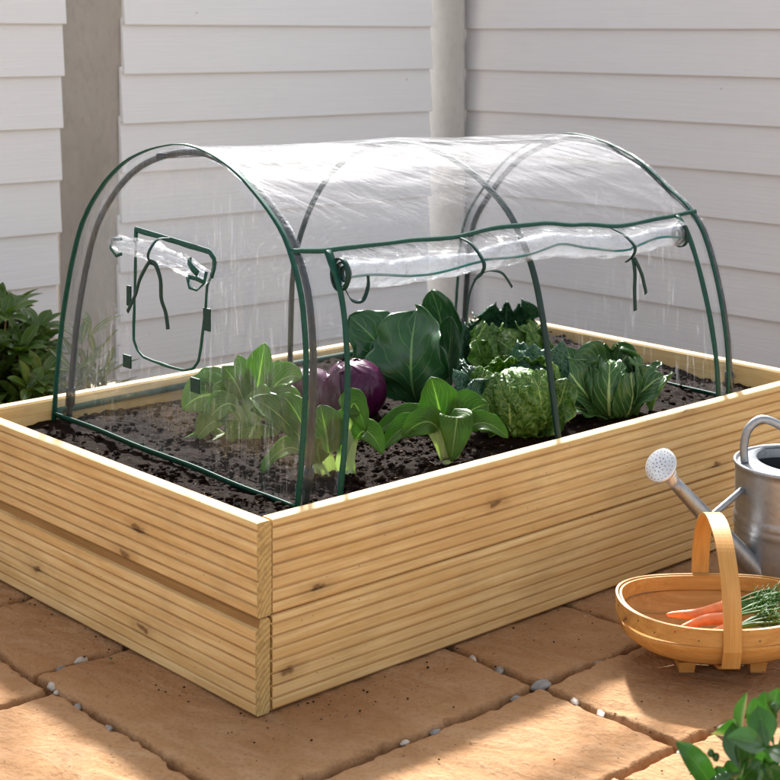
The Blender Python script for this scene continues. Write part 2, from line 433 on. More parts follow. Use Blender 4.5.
POINT = m_leaf('pointed_cabbage_leaf', (.035, .10, .03), (.06, .15, .035), (.42, .55, .22), nlat=6, slope=.6, vw=.075, mid=.10, trans=.22, vstr=.8, rough=.3)
PURP = m_leaf('red_cabbage_leaf', (.05, .004, .03), (.09, .010, .055), (.16, .04, .11), nlat=5, slope=.6, vw=.05, mid=.05, trans=.04, vstr=.4, rough=.24, tcol=(.3, .03, .15), spec=.4)
BUSH = m_leaf('shrub_leaf', (.042, .10, .014), (.075, .15, .022), (.32, .37, .08), nlat=6, slope=.5, vw=.05, mid=.09, trans=.22, vstr=.4, rough=.33, edge=(.16, .2, .045))
VARI = m_leaf('striped_shrub_leaf', (.06, .11, .02), (.10, .15, .03), (.42, .40, .10), nlat=5, slope=.5, vw=.05, mid=.22, trans=.28, vstr=.7, rough=.35)
LAUR = m_leaf('laurel_leaf', (.022, .085, .012), (.036, .12, .018), (.12, .22, .05), nlat=7, slope=.5, vw=.05, mid=.07, trans=.22, vstr=.45, rough=.2, spec=.6)

# ------------------------------------------------------------------ ground and paving
g = MB()
g.grid([[Vector((x, y, -.035)) for x in (-60, -6, -2, 2, 6, 60)] for y in (-60, -2, 2, 6, 12, 80)])
tag(g.build('ground', PALE_SAND, smooth=False), kind='structure')

def slab(mb, u0, u1, v0, v1, seed, tilt=(0, 0)):
    gap = .0052
    u0 += gap; u1 -= gap; v0 += gap; v1 -= gap
    near = (v0 < .9 and u0 < 1.4 and v1 > -.9 and u1 > -.9)
    st = .0062 if near else .04
    nu = max(6, int((u1-u0)/st)); nv = max(6, int((v1-v0)/st))
    # parametrise with extra rings at the rim for the chipped rounded edge
    def axis(a, b, n):
        ins = [0, .0025, .006, .011]
        return [a+i for i in ins] + [lerp(a+.016, b-.016, k/n) for k in range(n+1)] + [b-i for i in ins[::-1]]
    us, vs = axis(u0, u1, nu), axis(v0, v1, nv)
    dz0 = (rnd.random()-.5)*.003
    def pt(u, v, drop=None):
        d = min(u-u0, u1-u, v-v0, v1-v)
        p = Vector((u, v, seed*3.1))
        edge = .009*fb(p*8)+.006*fb(p*38)+.005*max(0, noise.noise(p*21)-.25)*4
        rad = max(.002, .0055+.005*noise.noise(p*12)+.004*noise.noise(p*50))
        z = dz0 + .0034*fb(p*3.4, 5)+.0024*fb(Vector((u*30+v*9, v*7, seed)), 4)+.0009*noise.noise(p*60)
        z += tilt[0]*(u-(u0+u1)/2)+tilt[1]*(v-(v0+v1)/2)
        if d < rad:
            k = 1-max(0, d)/rad
            z -= .013*k*k
            z -= .004*k*abs(noise.noise(p*40))
        if drop is not None: z = drop
        # wavy outline
        uu, vv = u, v
        wl = max(0, 1-d/.022)
        uu += wl*edge*(1 if u < (u0+u1)/2 else -1)*.8
        vv += wl*edge*(1 if v < (v0+v1)/2 else -1)*.8
        return P(uu, vv, z)
    rows = [[pt(u, v) for u in us] for v in vs]
    b = mb.grid(rows)
    # skirt down to the ground sheet
    nr, nc = len(rows), len(rows[0])
    ring = [(0, j) for j in range(nc)] + [(i, nc-1) for i in range(1, nr)] + [(nr-1, j) for j in range(nc-2, -1, -1)] + [(i, 0) for i in range(nr-2, 0, -1)]
    low = mb.add([Vector((rows[i][j].x, rows[i][j].y, -.05)) for i, j in ring])
    for k in range(len(ring)):
        k2 = (k+1) % len(ring)
        a, c = ring[k], ring[k2]
        mb.face((b+a[0]*nc+a[1], low+k, low+k2, b+c[0]*nc+c[1]))
pv = MB()
J = -.202
slabs = [(-.175, .413, J, .372), (.413, .713, J, .372), (.713, 1.32, J, .40),
         (-.175, .413, -.487, J), (.413, 1.00, -.487, J), (1.00, 1.58, -.487, J),
         (-.175, .26, -.80, -.487), (.26, .85, -.80, -.487), (.85, 1.45, -.80, -.487), (1.45, 2.0, -.80, -.487),
         (-.78, -.175, -.30, .30), (-.78, -.175, .30, .86), (-.78, -.175, -.80, -.30),
         (-.175, .04, .372, .69), (-.175, .42, .69, 1.30), (-.78, -.175, .86, 1.45), (-.175, .42, 1.30, 1.9), (-.78, -.175, 1.45, 2.0),
         (1.32, 1.9, J, .40), (1.9, 2.5, J, .40), (1.58, 2.2, -.487, J),
         (1.5, 2.1, .40, 1.0), (1.5, 2.1, 1.0, 1.6), (.42, 1.02, .93, 1.5), (1.02, 1.5, .93, 1.5),
         (-1.4, -.78, -.8, -.1), (-1.4, -.78, -.1, .5), (-1.4, -.78, .5, 1.2)]
for k, (a, b, c, d) in enumerate(slabs):
    slab(pv, a, b, c, d, k+1, ((rnd.random()-.5)*.006, (rnd.random()-.5)*.006))
tag(pv.build('paving', STONE), kind='structure')

# gravel and crumbs between and on the slabs
gv = MB()
def joint(u0, v0, u1, v1, n):
    for _ in range(n):
        t = rnd.random(); w = (rnd.random()-.5)*.016
        du, dv = u1-u0, v1-v0; L = math.hypot(du, dv)
        p = P(u0+du*t - dv/L*w, v0+dv*t + du/L*w, -.024+rnd.random()*.006)
        gv.blob(p, .0025+.004*rnd.random()**2, rnd.random()*90, (1.2, 1, .7), 6, 4, .5)
for a in ((-.175, -.75, -.175, .69, 220), (-.175, J, 1.3, J, 220), (.413, -.487, .413, J, 60), (.413, J, .413, 0, 30), (-.175, -.487, 1.2, -.487, 160), (-.175, .372, 0, .372, 40), (.713, J, .713, 0, 30), (-.175, .69, 0, .69, 30), (.26, -.8, .26, -.487, 30)):
    joint(*a)
tag(gv.build('gravel', PEB_B), kind='stuff')
cr = MB()
def crumb(u, v, r):
    cr.blob(P(u, v, .002+r*.3), r, rnd.random()*90, (1.2, 1, .7), 5, 3, .5)
for _ in range(120):
    s = rnd.random()
    d = rnd.expovariate(1/.03)
    r = .0007+.0014*rnd.random()**3
    if s < .5: crumb(rnd.uniform(-.02, 1.0), -.006-d, r)
    else: crumb(-.006-d, rnd.uniform(0, .8), r)
for _ in range(130):
    crumb(rnd.uniform(-.4, 1.0), rnd.uniform(-.75, -.05), (.0006+.0011*rnd.random()**2))
    
for _ in range(10):
    crumb(rnd.gauss(-.02, .06), rnd.gauss(-.08, .05), .0007+.0018*rnd.random()**2)
tag(cr.build('soil_crumbs', SOILM), kind='stuff')

def pebble(u, v, r, sq, mat, label, z=-.010, rot=0):
    mb = MB(); mb.blob((0, 0, 0), r*.78, rnd.random()*50, sq, 20, 14, .28)
    o = mb.build('pebble', mat, mw=Matrix.Translation(P(u, v, z)) @ Matrix.Rotation(rot, 4, 'Z'))
    tag(o, label, 'pebble', 'loose pebbles in the paving joints')
pebble(-.168, .322, .0085, (1.0, 1.5, .9), PEB_W, 'larger cream pebble wedged in the joint left of the bed corner', -.004, .5)
pebble(-.172, .300, .006, (1, 1.2, .8), PEB_W, 'small cream pebble touching a larger cream one in the left joint', -.006)
pebble(-.118, .378, .010, (1.4, .9, .7), PEB_G, 'grey pebble in the short joint meeting the left side of the bed', -.006, .7)
pebble(-.076, .383, .011, (1.5, .8, .7), PEB_W, 'pale pebble in the short joint, closest to the left wall of the bed', -.005, .6)
pebble(-.176, .232, .010, (1, 1.4, .7), PEB_G, 'round grey pebble midway along the left joint, nearer the cream ones', -.008)
pebble(-.180, .135, .010, (.9, 1.5, .7), PEB_G, 'grey pebble in the left joint, second nearest the bed corner', -.008)
pebble(-.182, .082, .009, (.9, 1.4, .6), PEB_G, 'flat dark pebble in the left joint, the one nearest the bottom edge', -.010)
pebble(.420, -.200, .016, (1.5, 1.0, .6), PEB_G, 'big bluish grey stone where four slabs meet in front of bed', -.004, .6)
pebble(.411, -.114, .011, (.9, 1.6, .6), PEB_G, 'speckled grey stone in the joint between bed and the big grey stone', -.003)
pebble(.414, -.050, .010, (.8, 1.7, .6), PEB_W, 'long cream stone in the joint just in front of the bed', -.004)
pebble(.356, -.204, .010, (1.4, .8, .6), PEB_G, 'small grey stone left of the big grey stone', -.006, .8)
pebble(.416, -.275, .010, (.8, 1.6, .5), PEB_W, 'cream stone in the joint right below the big grey stone', -.005)
pebble(.414, -.330, .010, (.8, 1.5, .5), PEB_W, 'flat cream stone in the joint between two sunlit slabs', -.006)
pebble(.405, -.500, .014, (1.5, .8, .6), PEB_W, 'pale stone at the junction of sunlit slabs beside the glossy plant', -.004, .8)
pebble(.120, -.203, .008, (1.4, .8, .7), PEB_W, 'tiny pale stone in the long joint below the grooved bed face', -.005, .8)
pebble(.180, -.206, .009, (1.5, .8, .6), PEB_G, 'bluish flat stone in the long joint below the grooved bed face', -.006, .8)
pebble(.690, -.055, .010, (.8, 1.5, .6), PEB_W, 'cream stone in the joint behind the wooden trug', -.004)
pebble(.56, -.20, .009, (1.4, .8, .6), PEB_G, 'grey stone in the joint left of the wooden trug', -.006, .8)
lf = MB()
rows = []
for i in range(9):
    b = i/8; w = .010*math.sin(PI*min(1, b*.95+.05))
    rows.append([Vector((a*w, (b-.5)*.032, .004+.003*abs(a)+.004*math.sin(b*5))) for a in (-1, -.5, 0, .5, 1)])
lf.grid(rows, uv=True)
tag(lf.build('fallen_leaf', STEM, mw=Matrix.Translation(P(.485, -.51, .006)) @ Matrix.Rotation(1.0, 4, 'Z')), 'dry brown leaf scrap lying on the sunlit slab', 'leaf')
lf2 = MB(); lf2.grid(rows, uv=True)
tag(lf2.build('fallen_leaf', LAUR, mw=Matrix.Translation(P(-.05, .335, .004)) @ Matrix.Rotation(.4, 4, 'Z') @ Matrix.Scale(.5, 4)), 'tiny green leaf scrap on paving against the left wall of bed', 'leaf')

# ------------------------------------------------------------------ raised bed
def board(name, L, h, recess_top, mat_w, parent, frame, seed, label=None):
    """decking board: local x along its length, y into the bed, z up; outer face grooved"""
    pr = [(.004, 0.0), (0.0, .004)]
    z = .0185
    gw, gd = .0040, .0058
    top = h-.004
    lim = h-.022 if recess_top else h-.012
    while z < lim:
        pr += [(0, z-gw/2-.0008), (.0010, z-gw/2), (gd*.85, z-gw/2+.0008), (gd, z), (gd*.85, z+gw/2-.0008), (.0010, z+gw/2), (0, z+gw/2+.0008)]
        z += .0192
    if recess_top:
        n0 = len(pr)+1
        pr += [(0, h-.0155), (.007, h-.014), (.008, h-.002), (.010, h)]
    else:
        pr += [(0, top), (.0012, h-.0012), (.004, h)]
    pr += [(BT-.004, h), (BT, h-.004), (BT, .004), (BT-.004, 0)]
    mb = MB(); n = max(12, int(L/.02))
    rows = []
    for i in range(n+1):
        x = L*i/n
        w = .0007*noise.noise(Vector((x*2, seed, 0)))
        rows.append([Vector((x, y+w+.0003*noise.noise(Vector((x*22, q[1]*30, seed))), q[1]+.0006*noise.noise(Vector((x*3, seed+4, 0))))) for q in pr for y in (q[0],)])
    b = mb.grid(rows, close_c=True)
    k = len(pr)
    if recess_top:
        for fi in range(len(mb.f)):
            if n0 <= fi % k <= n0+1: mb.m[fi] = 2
    mb.face([b+j for j in range(k)][::-1], 1); mb.face([b+n*k+j for j in range(k)], 1)
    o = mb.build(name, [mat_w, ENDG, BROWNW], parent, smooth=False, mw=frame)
    if label: o['label'] = label
    return o
def frame(o, x, y):
    m = Matrix(((x.x, y.x, 0, o.x), (x.y, y.y, 0, o.y), (0, 0, 1, o.z), (0, 0, 0, 1))); return m
bed = thing('raised_bed', 'rectangular raised garden bed of grooved pale pine boards on the paving', 'raised bed', P(BL/2, BW/2, 0))
hb = BH/2
for k in (0, 1):
    z = .003 + k*(hb+.0008)
    h_ = hb-.0015
    board('board', BL-2*BT-.004, h_, False, WOOD, bed, frame(P(BT+.002, 0, z), U3, V3), 1+k)
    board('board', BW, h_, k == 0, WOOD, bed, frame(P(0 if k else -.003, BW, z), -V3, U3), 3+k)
    board('board', BL-2*BT-.004, h_, False, WOOD, bed, frame(P(BL-BT-.002, BW, z), -U3, -V3), 5+k)
    board('board', BW, h_, False, WOOD, bed, frame(P(BL, 0, z), V3, -U3), 7+k)
for (u, v) in ((BT+.023, BT+.023), (BT+.023, BW-BT-.023), (BL-BT-.023, BT+.023), (BL-BT-.023, BW-BT-.023)):
    mb = MB(); mb.box((0, 0, .12), .044, .044, .236)
    mb.build('corner_post', WOOD, bed, smooth=False, mw=frame(P(u, v, .001), U3, V3))

# ------------------------------------------------------------------ compost
def soil_z(u, v):
    p = Vector((u, v, 0))
    z = SOIL + .010*fb(p*5, 4) + .006*fb(p*19, 4) + .0035*noise.noise(p*70)
    z += .040*math.exp(-((u-1.40)**2/.012+(v-.80)**2/.03))
    z += .030*math.exp(-((u-1.30)**2/.006+(v-.35)**2/.02))
    z += .018*math.exp(-((u-1.36)**2/.02+(v-.55)**2/.04))
    z += .012*math.exp(-((u-.47)**2/.004+(v-.13)**2/.003))
    z += .020*math.exp(-((u-.9)**2/.02+(v-.9)**2/.003))
    return z
so = MB()
nu, nv = 300, 190
so.grid([[P(lerp(BT-.001, BL-BT+.001, i/nu), lerp(BT-.001, BW-BT+.001, j/nv), soil_z(lerp(0, BL, i/nu), lerp(0, BW, j/nv))) for i in range(nu+1)] for j in range(nv+1)])
for _ in range(7500):
    u = rnd.uniform(.035, BL-.035); v = rnd.uniform(.035, BW-.035)
    if rnd.random() < .4: u = rnd.uniform(.035, .7); v = rnd.uniform(.035, .5)
    r = .001+.0058*rnd.random()**4
    so.blob(P(u, v, soil_z(u*1.0, v)+r*.35), r, rnd.random()*99, (1.2, 1, .8), 6, 4, .6)
for _ in range(500):
    u = rnd.uniform(.04, BL-.04); v = rnd.uniform(.04, BW-.04)
    if rnd.random() < .5: u = rnd.uniform(.04, .8); v = rnd.uniform(.04, .5)
    a = rnd.random()*PI; l = rnd.uniform(.004, .016); z = soil_z(u, v)+.002
    p = P(u, v, z); d = Vector((math.cos(a), math.sin(a), rnd.uniform(-.3, .5)))
    so.tube([p-d*l*.5, p+Z3*l*.15, p+d*l*.5], rnd.uniform(.0004, .0009), 4, m=1)
tag(so.build('soil', [SOILM, STRAW]), kind='stuff')

# ------------------------------------------------------------------ fence panels and posts
WV, WU = 2.08, 2.52      # left wall plane v, right wall plane u
def cladding(name, origin, xdir, L, ztop, n, pitch, slope, mat, label, stagger=0.0, batten_end=0, cat='fence panel', lean=0.0):
    """lapped horizontal boards; xdir = along the wall, outward normal = towards the bed"""
    xd = Vector(xdir).normalized(); nd = Vector((xd.y, -xd.x, 0))
    root = thing(name, label, cat, Vector(origin), 'white fence panels')
    mb = MB()
    for k in range(n):
        zt = ztop-k*pitch; zb = zt-pitch-.022
        rr = random.Random(k*7+len(label))
        x0 = (rr.random()-.5)*.004 - stagger*k; x1 = L+(rr.random()-.5)*.004 - stagger*k
        prof = [(.002, zt+.0), (.010, zt), (.0262, zb+.002), (.0245, zb), (.016, zb+.009), (.010, zb+.009)]   # (outwards, z)
        rows = []
        for i in range(25):
            x = lerp(x0, x1, i/24)
            w = .0012*noise.noise(Vector((x*1.7, k*3.3, 0)))
            rows.append([Vector(origin)+xd*x+nd*(q+w)+Z3*(zz+slope*x+w*.8) for q, zz in prof])
        b = mb.grid(rows, close_c=True)
        c = len(prof); mb.face([b+j for j in range(c)][::-1]); mb.face([b+24*c+j for j in range(c)])
    fr = Matrix(((xd.x, nd.x, 0, origin[0]), (xd.y, nd.y, 0, origin[1]), (0, 0, 1, 0), (0, 0, 0, 1)))
    inv = fr.inverted()
    mb.v = [tuple(inv @ Vector(q)) for q in mb.v]
    mb.build('cladding', mat, root, smooth=False, mw=fr)
    for bx in ((.018, L-.018) if batten_end == 2 else (.018,)):
        ba = MB(); ba.box((bx-.016 if batten_end else bx+.03, -.02, ztop/2-.01), .04, .036, ztop-.03)
        ba.build('batten', BATTEN, root, smooth=False, mw=fr)
    return root
def onwall(px, v=None, u=None):
    dx = (px-390)/1640.0
    if v is not None: t = (v+NX*VX+NY*VY)/(dx*VX+VY)
    else: t = (u+NX*UX+NY*UY)/(dx*UX+UY)
    p = Vector((dx*t, t, 0)); d = p-Vector((NX, NY, 0))
    return p, d.dot(U3), d.dot(V3)
def zat(py, Y): return 1.09-(py-5)*Y/1640.0
# left wall
pA, uA, _ = onwall(63, v=WV); pB, uB, _ = onwall(121, v=WV); pC, uC, _ = onwall(429, v=WV)
def wall_fit(p0, p1, s0, s1):
    """seam heights from two seam pixel rows at both ends"""
    z0 = [zat(y, p0.y) for y in s0]; z1 = [zat(y, p1.y) for y in s1]
    pitch = ((z0[0]-z0[-1])/(len(z0)-1)+(z1[0]-z1[-1])/(len(z1)-1))/2
    L = (p1-p0).length
    return z0[0], (z1[0]-z0[0])/L, pitch
z0, sl, pt_ = wall_fit(pB, pC, (37, 86, 136), (37, 80, 121))
TOPN = 2.4
cladding('timber_fence', (pB.x, pB.y, 0), U3, (pC-pB).length, z0+TOPN*pt_, 10, pt_, sl, PAINT_L, 'wide white panel of lapped boards between the brown post and the pale corner post', .0025, 1)
pL0, uL0, _ = onwall(-40, v=WV)
pq, _, _ = onwall(0, v=WV)
z0, sl, pt2 = wall_fit(pq, pA, (37, 89.7, 143, 197, 250), (37, 88, 139, 193, 244))
L0 = P(uA-1.8, WV)
zl = z0 - sl*(pq-L0).length
cladding('timber_fence', (L0.x, L0.y, 0), U3, (pA-L0).length, zl+TOPN*pt2, 10, pt2, sl, PAINT_L, 'white panel of lapped boards left of the brown post, behind the dark bush', .004, 0)
# right wall
pD, _, vD = onwall(464.0, u=WU); pE, _, vE = onwall(780, u=WU)
z0, sl, pt3 = wall_fit(pD, pE, (38.5, 80, 122), (41, 87, 135))
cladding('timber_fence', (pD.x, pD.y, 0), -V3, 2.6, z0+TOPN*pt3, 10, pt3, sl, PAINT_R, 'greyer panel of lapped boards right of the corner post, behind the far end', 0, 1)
def post(name, p, xd, w, d, h, mat, label):
    mb = MB()
    prof = []
    for sx, sy in ((-1, -1), (1, -1), (1, 1), (-1, 1)):
        for q in range(3):
            a = math.atan2(sy, sx)+(q-1)*.6
            prof.append((sx*(w/2-.006)+.006*math.cos(a), sy*(d/2-.006)+.006*math.sin(a)))
    mb.grid([[Vector((x, y, z)) for x, y in prof] for z in [h*i/8 for i in range(9)]], close_c=True)
    mb.face([8*12+j for j in range(12)])
    yd = Vector((-xd.y, xd.x, 0))
    o = mb.build(name, mat, smooth=False, mw=frame(Vector(p), xd, yd))
    tag(o, label, 'fence post')
mid = (pA+pB)/2 + V3*.045
post('fence_post', mid, U3, (pB-pA).length*1.12, .09, 1.36, CONC1, 'wide brownish grey post between the two white panels')
mid2 = pC + (U3*.07) + V3*.05
pM, _, _ = onwall(446, v=WV)
post('fence_post', pM+Vector((0, .05, 0)), Vector((1, -.05, 0)).normalized(), .135, .07, 1.36, CONC2, 'pale grey post in the corner of the two fence walls')

# ------------------------------------------------------------------ tunnel cloche
PROF1 = [(.128, .246), (.116, .335), (.106, .437), (.104, .52), (.114, .601), (.136, .661), (.168, .71), (.223, .755), (.294, .798), (.368, .824), (.445, .835), (.541, .823), (.642, .79), (.729, .732), (.802, .647), (.858, .501), (.888, .356), (.902, .25)]
PROF2 = [(.066, .245), (.078, .30), (.090, .37), (.11, .48), (.140, .588), (.190, .676), (.245, .728), (.332, .778), (.420, .806), (.505, .814), (.59, .808), (.70, .772), (.80, .692), (.868, .585), (.897, .49), (.906, .36), (.908, .25)]
PROF3 = [(.088, .25), (.085, .30), (.091, .39), (.113, .50), (.150, .605), (.190, .655), (.248, .694), (.332, .748), (.45, .786), (.57, .788), (.71, .730), (.81, .637), (.872, .545), (.893, .40), (.905, .25)]
US = (.178, .775, 1.315)
def resample(pr, n):
    # smooth with Catmull-Rom, then equal arc length
    fine = []
    for i in range(len(pr)-1):
        p0 = Vector(pr[max(i-1, 0)]); p1 = Vector(pr[i]); p2 = Vector(pr[i+1]); p3 = Vector(pr[min(i+2, len(pr)-1)])
        for k in range(12):
            t = k/12
            fine.append(.5*((2*p1)+(p2-p0)*t+(2*p0-5*p1+4*p2-p3)*t*t+(3*p1-p0-3*p2+p3)*t**3))
    fine.append(Vector(pr[-1]))
    d = [0]
    for a, b in zip(fine, fine[1:]): d.append(d[-1]+(b-a).length)
    out = []; j = 0
    for i in range(n+1):
        s = d[-1]*i/n
        while j < len(d)-2 and d[j+1] < s: j += 1
        t = (s-d[j])/max(1e-9, d[j+1]-d[j]); out.append(fine[j].lerp(fine[j+1], min(1, max(0, t))))
    return out
NS = 120
RP = [resample(p, NS) for p in (PROF1, PROF2, PROF3)]
def surf(u, s):
    """point of the cover at length u and profile parameter s in [0,1], as (v, z) with sag between hoops"""
    x = s*NS; i = min(NS-1, int(x)); f = x-i
    q = [r[i].lerp(r[i+1], f) for r in RP]
    if u <= US[1]: t = (u-US[0])/(US[1]-US[0]); a, b = q[0], q[1]
    else: t = (u-US[1])/(US[2]-US[1]); a, b = q[1], q[2]
    p = a.lerp(b, t)
    sag = 4*t*(1-t) if 0 <= t <= 1 else 0
    c = Vector((.5, .35)); r = (p-c)
    p = p - r.normalized()*sag*.003*math.sin(PI*s)
    return p
def S3(u, s, off=0.0):
    p = surf(u, s); q = surf(u, min(1, s+.004)); q0 = surf(u, max(0, s-.004))
    t = (q-q0).normalized(); n = Vector((-t.y, t.x))   # outwards (front foot -> back foot runs over the top)
    if n.dot(p-Vector((.5, .3))) < 0: n = -n
    p = p+n*off
    return P(u, p.x, p.y)
def s_of_z(u, z):
    lo, hi = 0.02, .5
    for _ in range(40):
        m = (lo+hi)/2
        if surf(u, m).y < z: lo = m
        else: hi = m
    return lo
tun = thing('tunnel_cloche', 'clear plastic tunnel cloche with green bindings standing in the raised bed', 'cloche', P(.75, .5, SOIL))
def zeave(u):
    pts = [(.178, .678), (.265, .672), (.45, .668), (.58, .662), (.70, .667), (.83, .663), (.93, .652), (1.06, .639), (1.18, .642), (1.315, .646)]
    for (a, za), (b, zb) in zip(pts, pts[1:]):
        if u <= b: 
            t = (u-a)/(b-a); t = t*t*(3-2*t); return lerp(za, zb, t)
    return pts[-1][1]
D0, D1 = .262, 1.245      # door opening
def wr(u, s):
    p = Vector((u*2.2, s*16, 0))
    k = .0042*noise.noise(p)+.0022*noise.noise(p*2.3+Vector((3, 1, 0)))
    k += .0012*noise.noise(Vector((u*9, s*70, 5)))
    return k*min(1, 8*s, 8*(1-s)) - .001
def film_patch(us, sfun0, sfun1, ns, name, mat, amp=1.0):
    mb = MB()
    rows = []
    for u in us:
        a, b = sfun0(u), sfun1(u)
        rows.append([S3(u, lerp(a, b, j/ns), amp*wr(u, lerp(a, b, j/ns))) for j in range(ns+1)])
    mb.grid(rows)
    return mb.build(name, mat, tun)
def rng(a, b, n): return [lerp(a, b, i/n) for i in range(n+1)]
se = lambda u: s_of_z(u, zeave(u))
film_patch(rng(US[0], US[2], 110), se, lambda u: .985, 110, 'cover_sheet', FILM)
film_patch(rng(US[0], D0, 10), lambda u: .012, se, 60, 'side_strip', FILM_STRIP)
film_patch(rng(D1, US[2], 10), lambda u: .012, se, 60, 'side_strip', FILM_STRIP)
# hoops
def hoop(u, r, mat, off, s0=0.0, s1=1.0, sub=False):
    mb = MB(); pts = [S3(u, lerp(s0, s1, i/90), off) for i in range(91)]
    pts = [pts[0]-Z3*.05]+pts+[pts[-1]-Z3*.05]
    mb.tube(pts, r, 12)
    return mb.build('hoop', mat, tun), pts
h1, hp1 = hoop(US[0]+.026, .0062, POLEG, -.010)
h2, hp2 = hoop(US[1], .0062, POLE, -.012)
h3, hp3 = hoop(US[2]+.004, .0068, POLEG, -.010)
def sleeve(pts, seed, par, lo, hi, r0=.010):
    mb = MB(); q = pts[lo:hi]
    mb.tube(q, lambda t: r0+.0022*noise.noise(Vector((t*40, seed, 0)))+.001*noise.noise(Vector((t*150, seed, 2))), 10, caps=False)
    mb.build('film_sleeve', FILM_SLEEVE, par)
sleeve(hp1, 3, h1, 2, 92); sleeve(hp3, 8, h3, 2, 92, .011)
# clips at the pole feet (grey ferrules)
for hp, par in ((hp1, h1), (hp3, h3)):
    for e in (3, -6):
        mb = MB(); mb.tube([hp[e], hp[e+1], hp[e+2]], .0095, 12); mb.build('ferrule', POLEG, par)
# ridge pole
mb = MB(); mb.tube([S3(u, .545, -.012) for u in rng(US[0], US[2], 30)], .005, 10)
mb.build('ridge_pole', POLEG, tun)
# bindings
def binding(name, pts, wd, w, mat=GREEN, th=.0022, par=None):
    mb = MB(); mb.strip(pts, wd, w, th); return mb.build(name, mat, par or tun)
def wob(u, s): return .0012*noise.noise(Vector((u*13, s*21, 2)))
binding('hoop_binding', [S3(US[0]-.001, i/80, .0035+wob(i, .3)) for i in range(81)], U3, .0105, GREEN)
binding('hoop_binding', [S3(US[2]-.016, i/80, .0025+wob(i, .7)) for i in range(81)], U3, .008, GREEN)
ev = [S3(u, se(u), .003+wob(u, 3)*2) for u in rng(US[0], US[2], 90)]
binding('eave_binding', ev, Z3+V3*.4, lambda t: .0085+.002*noise.noise(Vector((t*7, 0, 0))), GREEN)
def door_edge(u, w, lean):
    pts = []
    for i in range(41):
        t = i/40; s = lerp(.006, se(u), t)
        pts.append(S3(u+lean(t)+.002*noise.noise(Vector((t*4, u*9, 0))), s, .003))
    return binding('door_binding', pts, U3, w, GREEN)
door_edge(D0, lambda t: .011+.006*sstep(.86, .95, t)+.002*noise.noise(Vector((t*6, 1, 0))), lambda t: .006*math.sin(PI*t))
door_edge(D1, lambda t: .014+.003*noise.noise(Vector((t*6, 4, 0))), lambda t: .018*(1-t))
# base bindings lying on the compost
def base(p0, p1, name, w=.013, n=40):
    pts = []
    for i in range(n+1):
        u = lerp(p0[0], p1[0], i/n); v = lerp(p0[1], p1[1], i/n)
        pts.append(P(u, v, lerp(p0[2], p1[2], i/n)+.003*noise.noise(Vector((u*6, v*6, 3)))))
    d = Vector((-(p1[1]-p0[1]), p1[0]-p0[0])); dd = U3*d.x+V3*d.y
    binding(name, pts, Z3+dd.normalized()*.5, w)
base((US[0]-.002, .126, .257), (US[0]-.002, .900, .270), 'base_binding')
base((US[0], .902, .275), (US[2], .897, .282), 'base_binding')
base((US[2], .10, .262), (US[2], .90, .285), 'base_binding', .010)

# ---- end panel with vent
vent = [(.602, .668), (.54, .664), (.48, .660), (.42, .656), (.366, .652), (.352, .640), (.360, .618), (.376, .597), (.381, .56), (.388, .52), (.396, .485), (.404, .456), (.420, .441), (.449, .433), (.50, .432), (.55, .434), (.579, .437), (.600, .447), (.612, .462), (.6115, .50), (.609, .552), (.606, .61)]
vent = [(v-.006, z) for v, z in vent]
def dense(poly, n, closed=True):
    pts = [Vector(p) for p in poly]; 
    if closed: pts.append(pts[0])
    d = [0]
    for a, b in zip(pts, pts[1:]): d.append(d[-1]+(b-a).length)
    out = []
    j = 0
    for i in range(n):
        s = d[-1]*i/n
        while d[j+1] < s: j += 1
        out.append(pts[j].lerp(pts[j+1], (s-d[j])/(d[j+1]-d[j])))
    return out
def raydist(poly, c, ang):
    d = Vector((math.cos(ang), math.sin(ang))); best = None
    for a, b in zip(poly, poly[1:]+poly[:1]):
        e = b-a; den = d.x*e.y-d.y*e.x
        if abs(den) < 1e-12: continue
        w = a-c; t = (w.x*e.y-w.y*e.x)/den; k = (w.x*d.y-w.y*d.x)/den
        if t > 0 and -1e-6 <= k <= 1+1e-6: best = t if best is None else min(best, t)
    return best or 0
def end_panel(u, outline, hole, name, parent, ubulge, hoff):
    c = Vector((.495, .545)); n = 220; nr = 46
    rows = []
    for r in range(nr+1):
        row = []
        for i in range(n):
            a = 2*PI*i/n
            o_ = raydist(outline, c, a); h_ = raydist(hole, c, a) if hole else .002
            t = r/nr; d = lerp(h_, o_, t)
            q = c+Vector((math.cos(a), math.sin(a)))*d
            bul = math.sin(PI*min(1, t)) if hole else 1-(t**2)
            w = .006*noise.noise(Vector((q.x*7, q.y*3+hoff, 0)))+.003*noise.noise(Vector((q.x*26+q.y*6, q.y*7, hoff)))+.0016*noise.noise(Vector((q.x*60+q.y*22, q.y*12, hoff)))
            row.append(P(u+ubulge*bul+w*min(1, (1-t)*8), q.x, q.y))
        rows.append(row)
    mb = MB(); mb.grid(rows, close_c=True)
    return mb.build(name, FILM_END, parent)
out1 = [Vector((p.x, p.y)) for p in RP[0]]; 
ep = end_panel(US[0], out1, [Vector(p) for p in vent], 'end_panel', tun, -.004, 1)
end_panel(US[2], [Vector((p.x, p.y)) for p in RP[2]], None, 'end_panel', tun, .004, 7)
ev_ = dense(vent, 120)
u0 = US[0]-.006
mb = MB()
pts = [P(u0+.0015*noise.noise(Vector((p.x*20, p.y*20, 0))), p.x, p.y) for p in ev_]+[P(u0, ev_[0].x, ev_[0].y)]
mb.tube(pts, lambda t: .0026+.0012*noise.noise(Vector((t*18, 0, 0))), 8, closed=False)
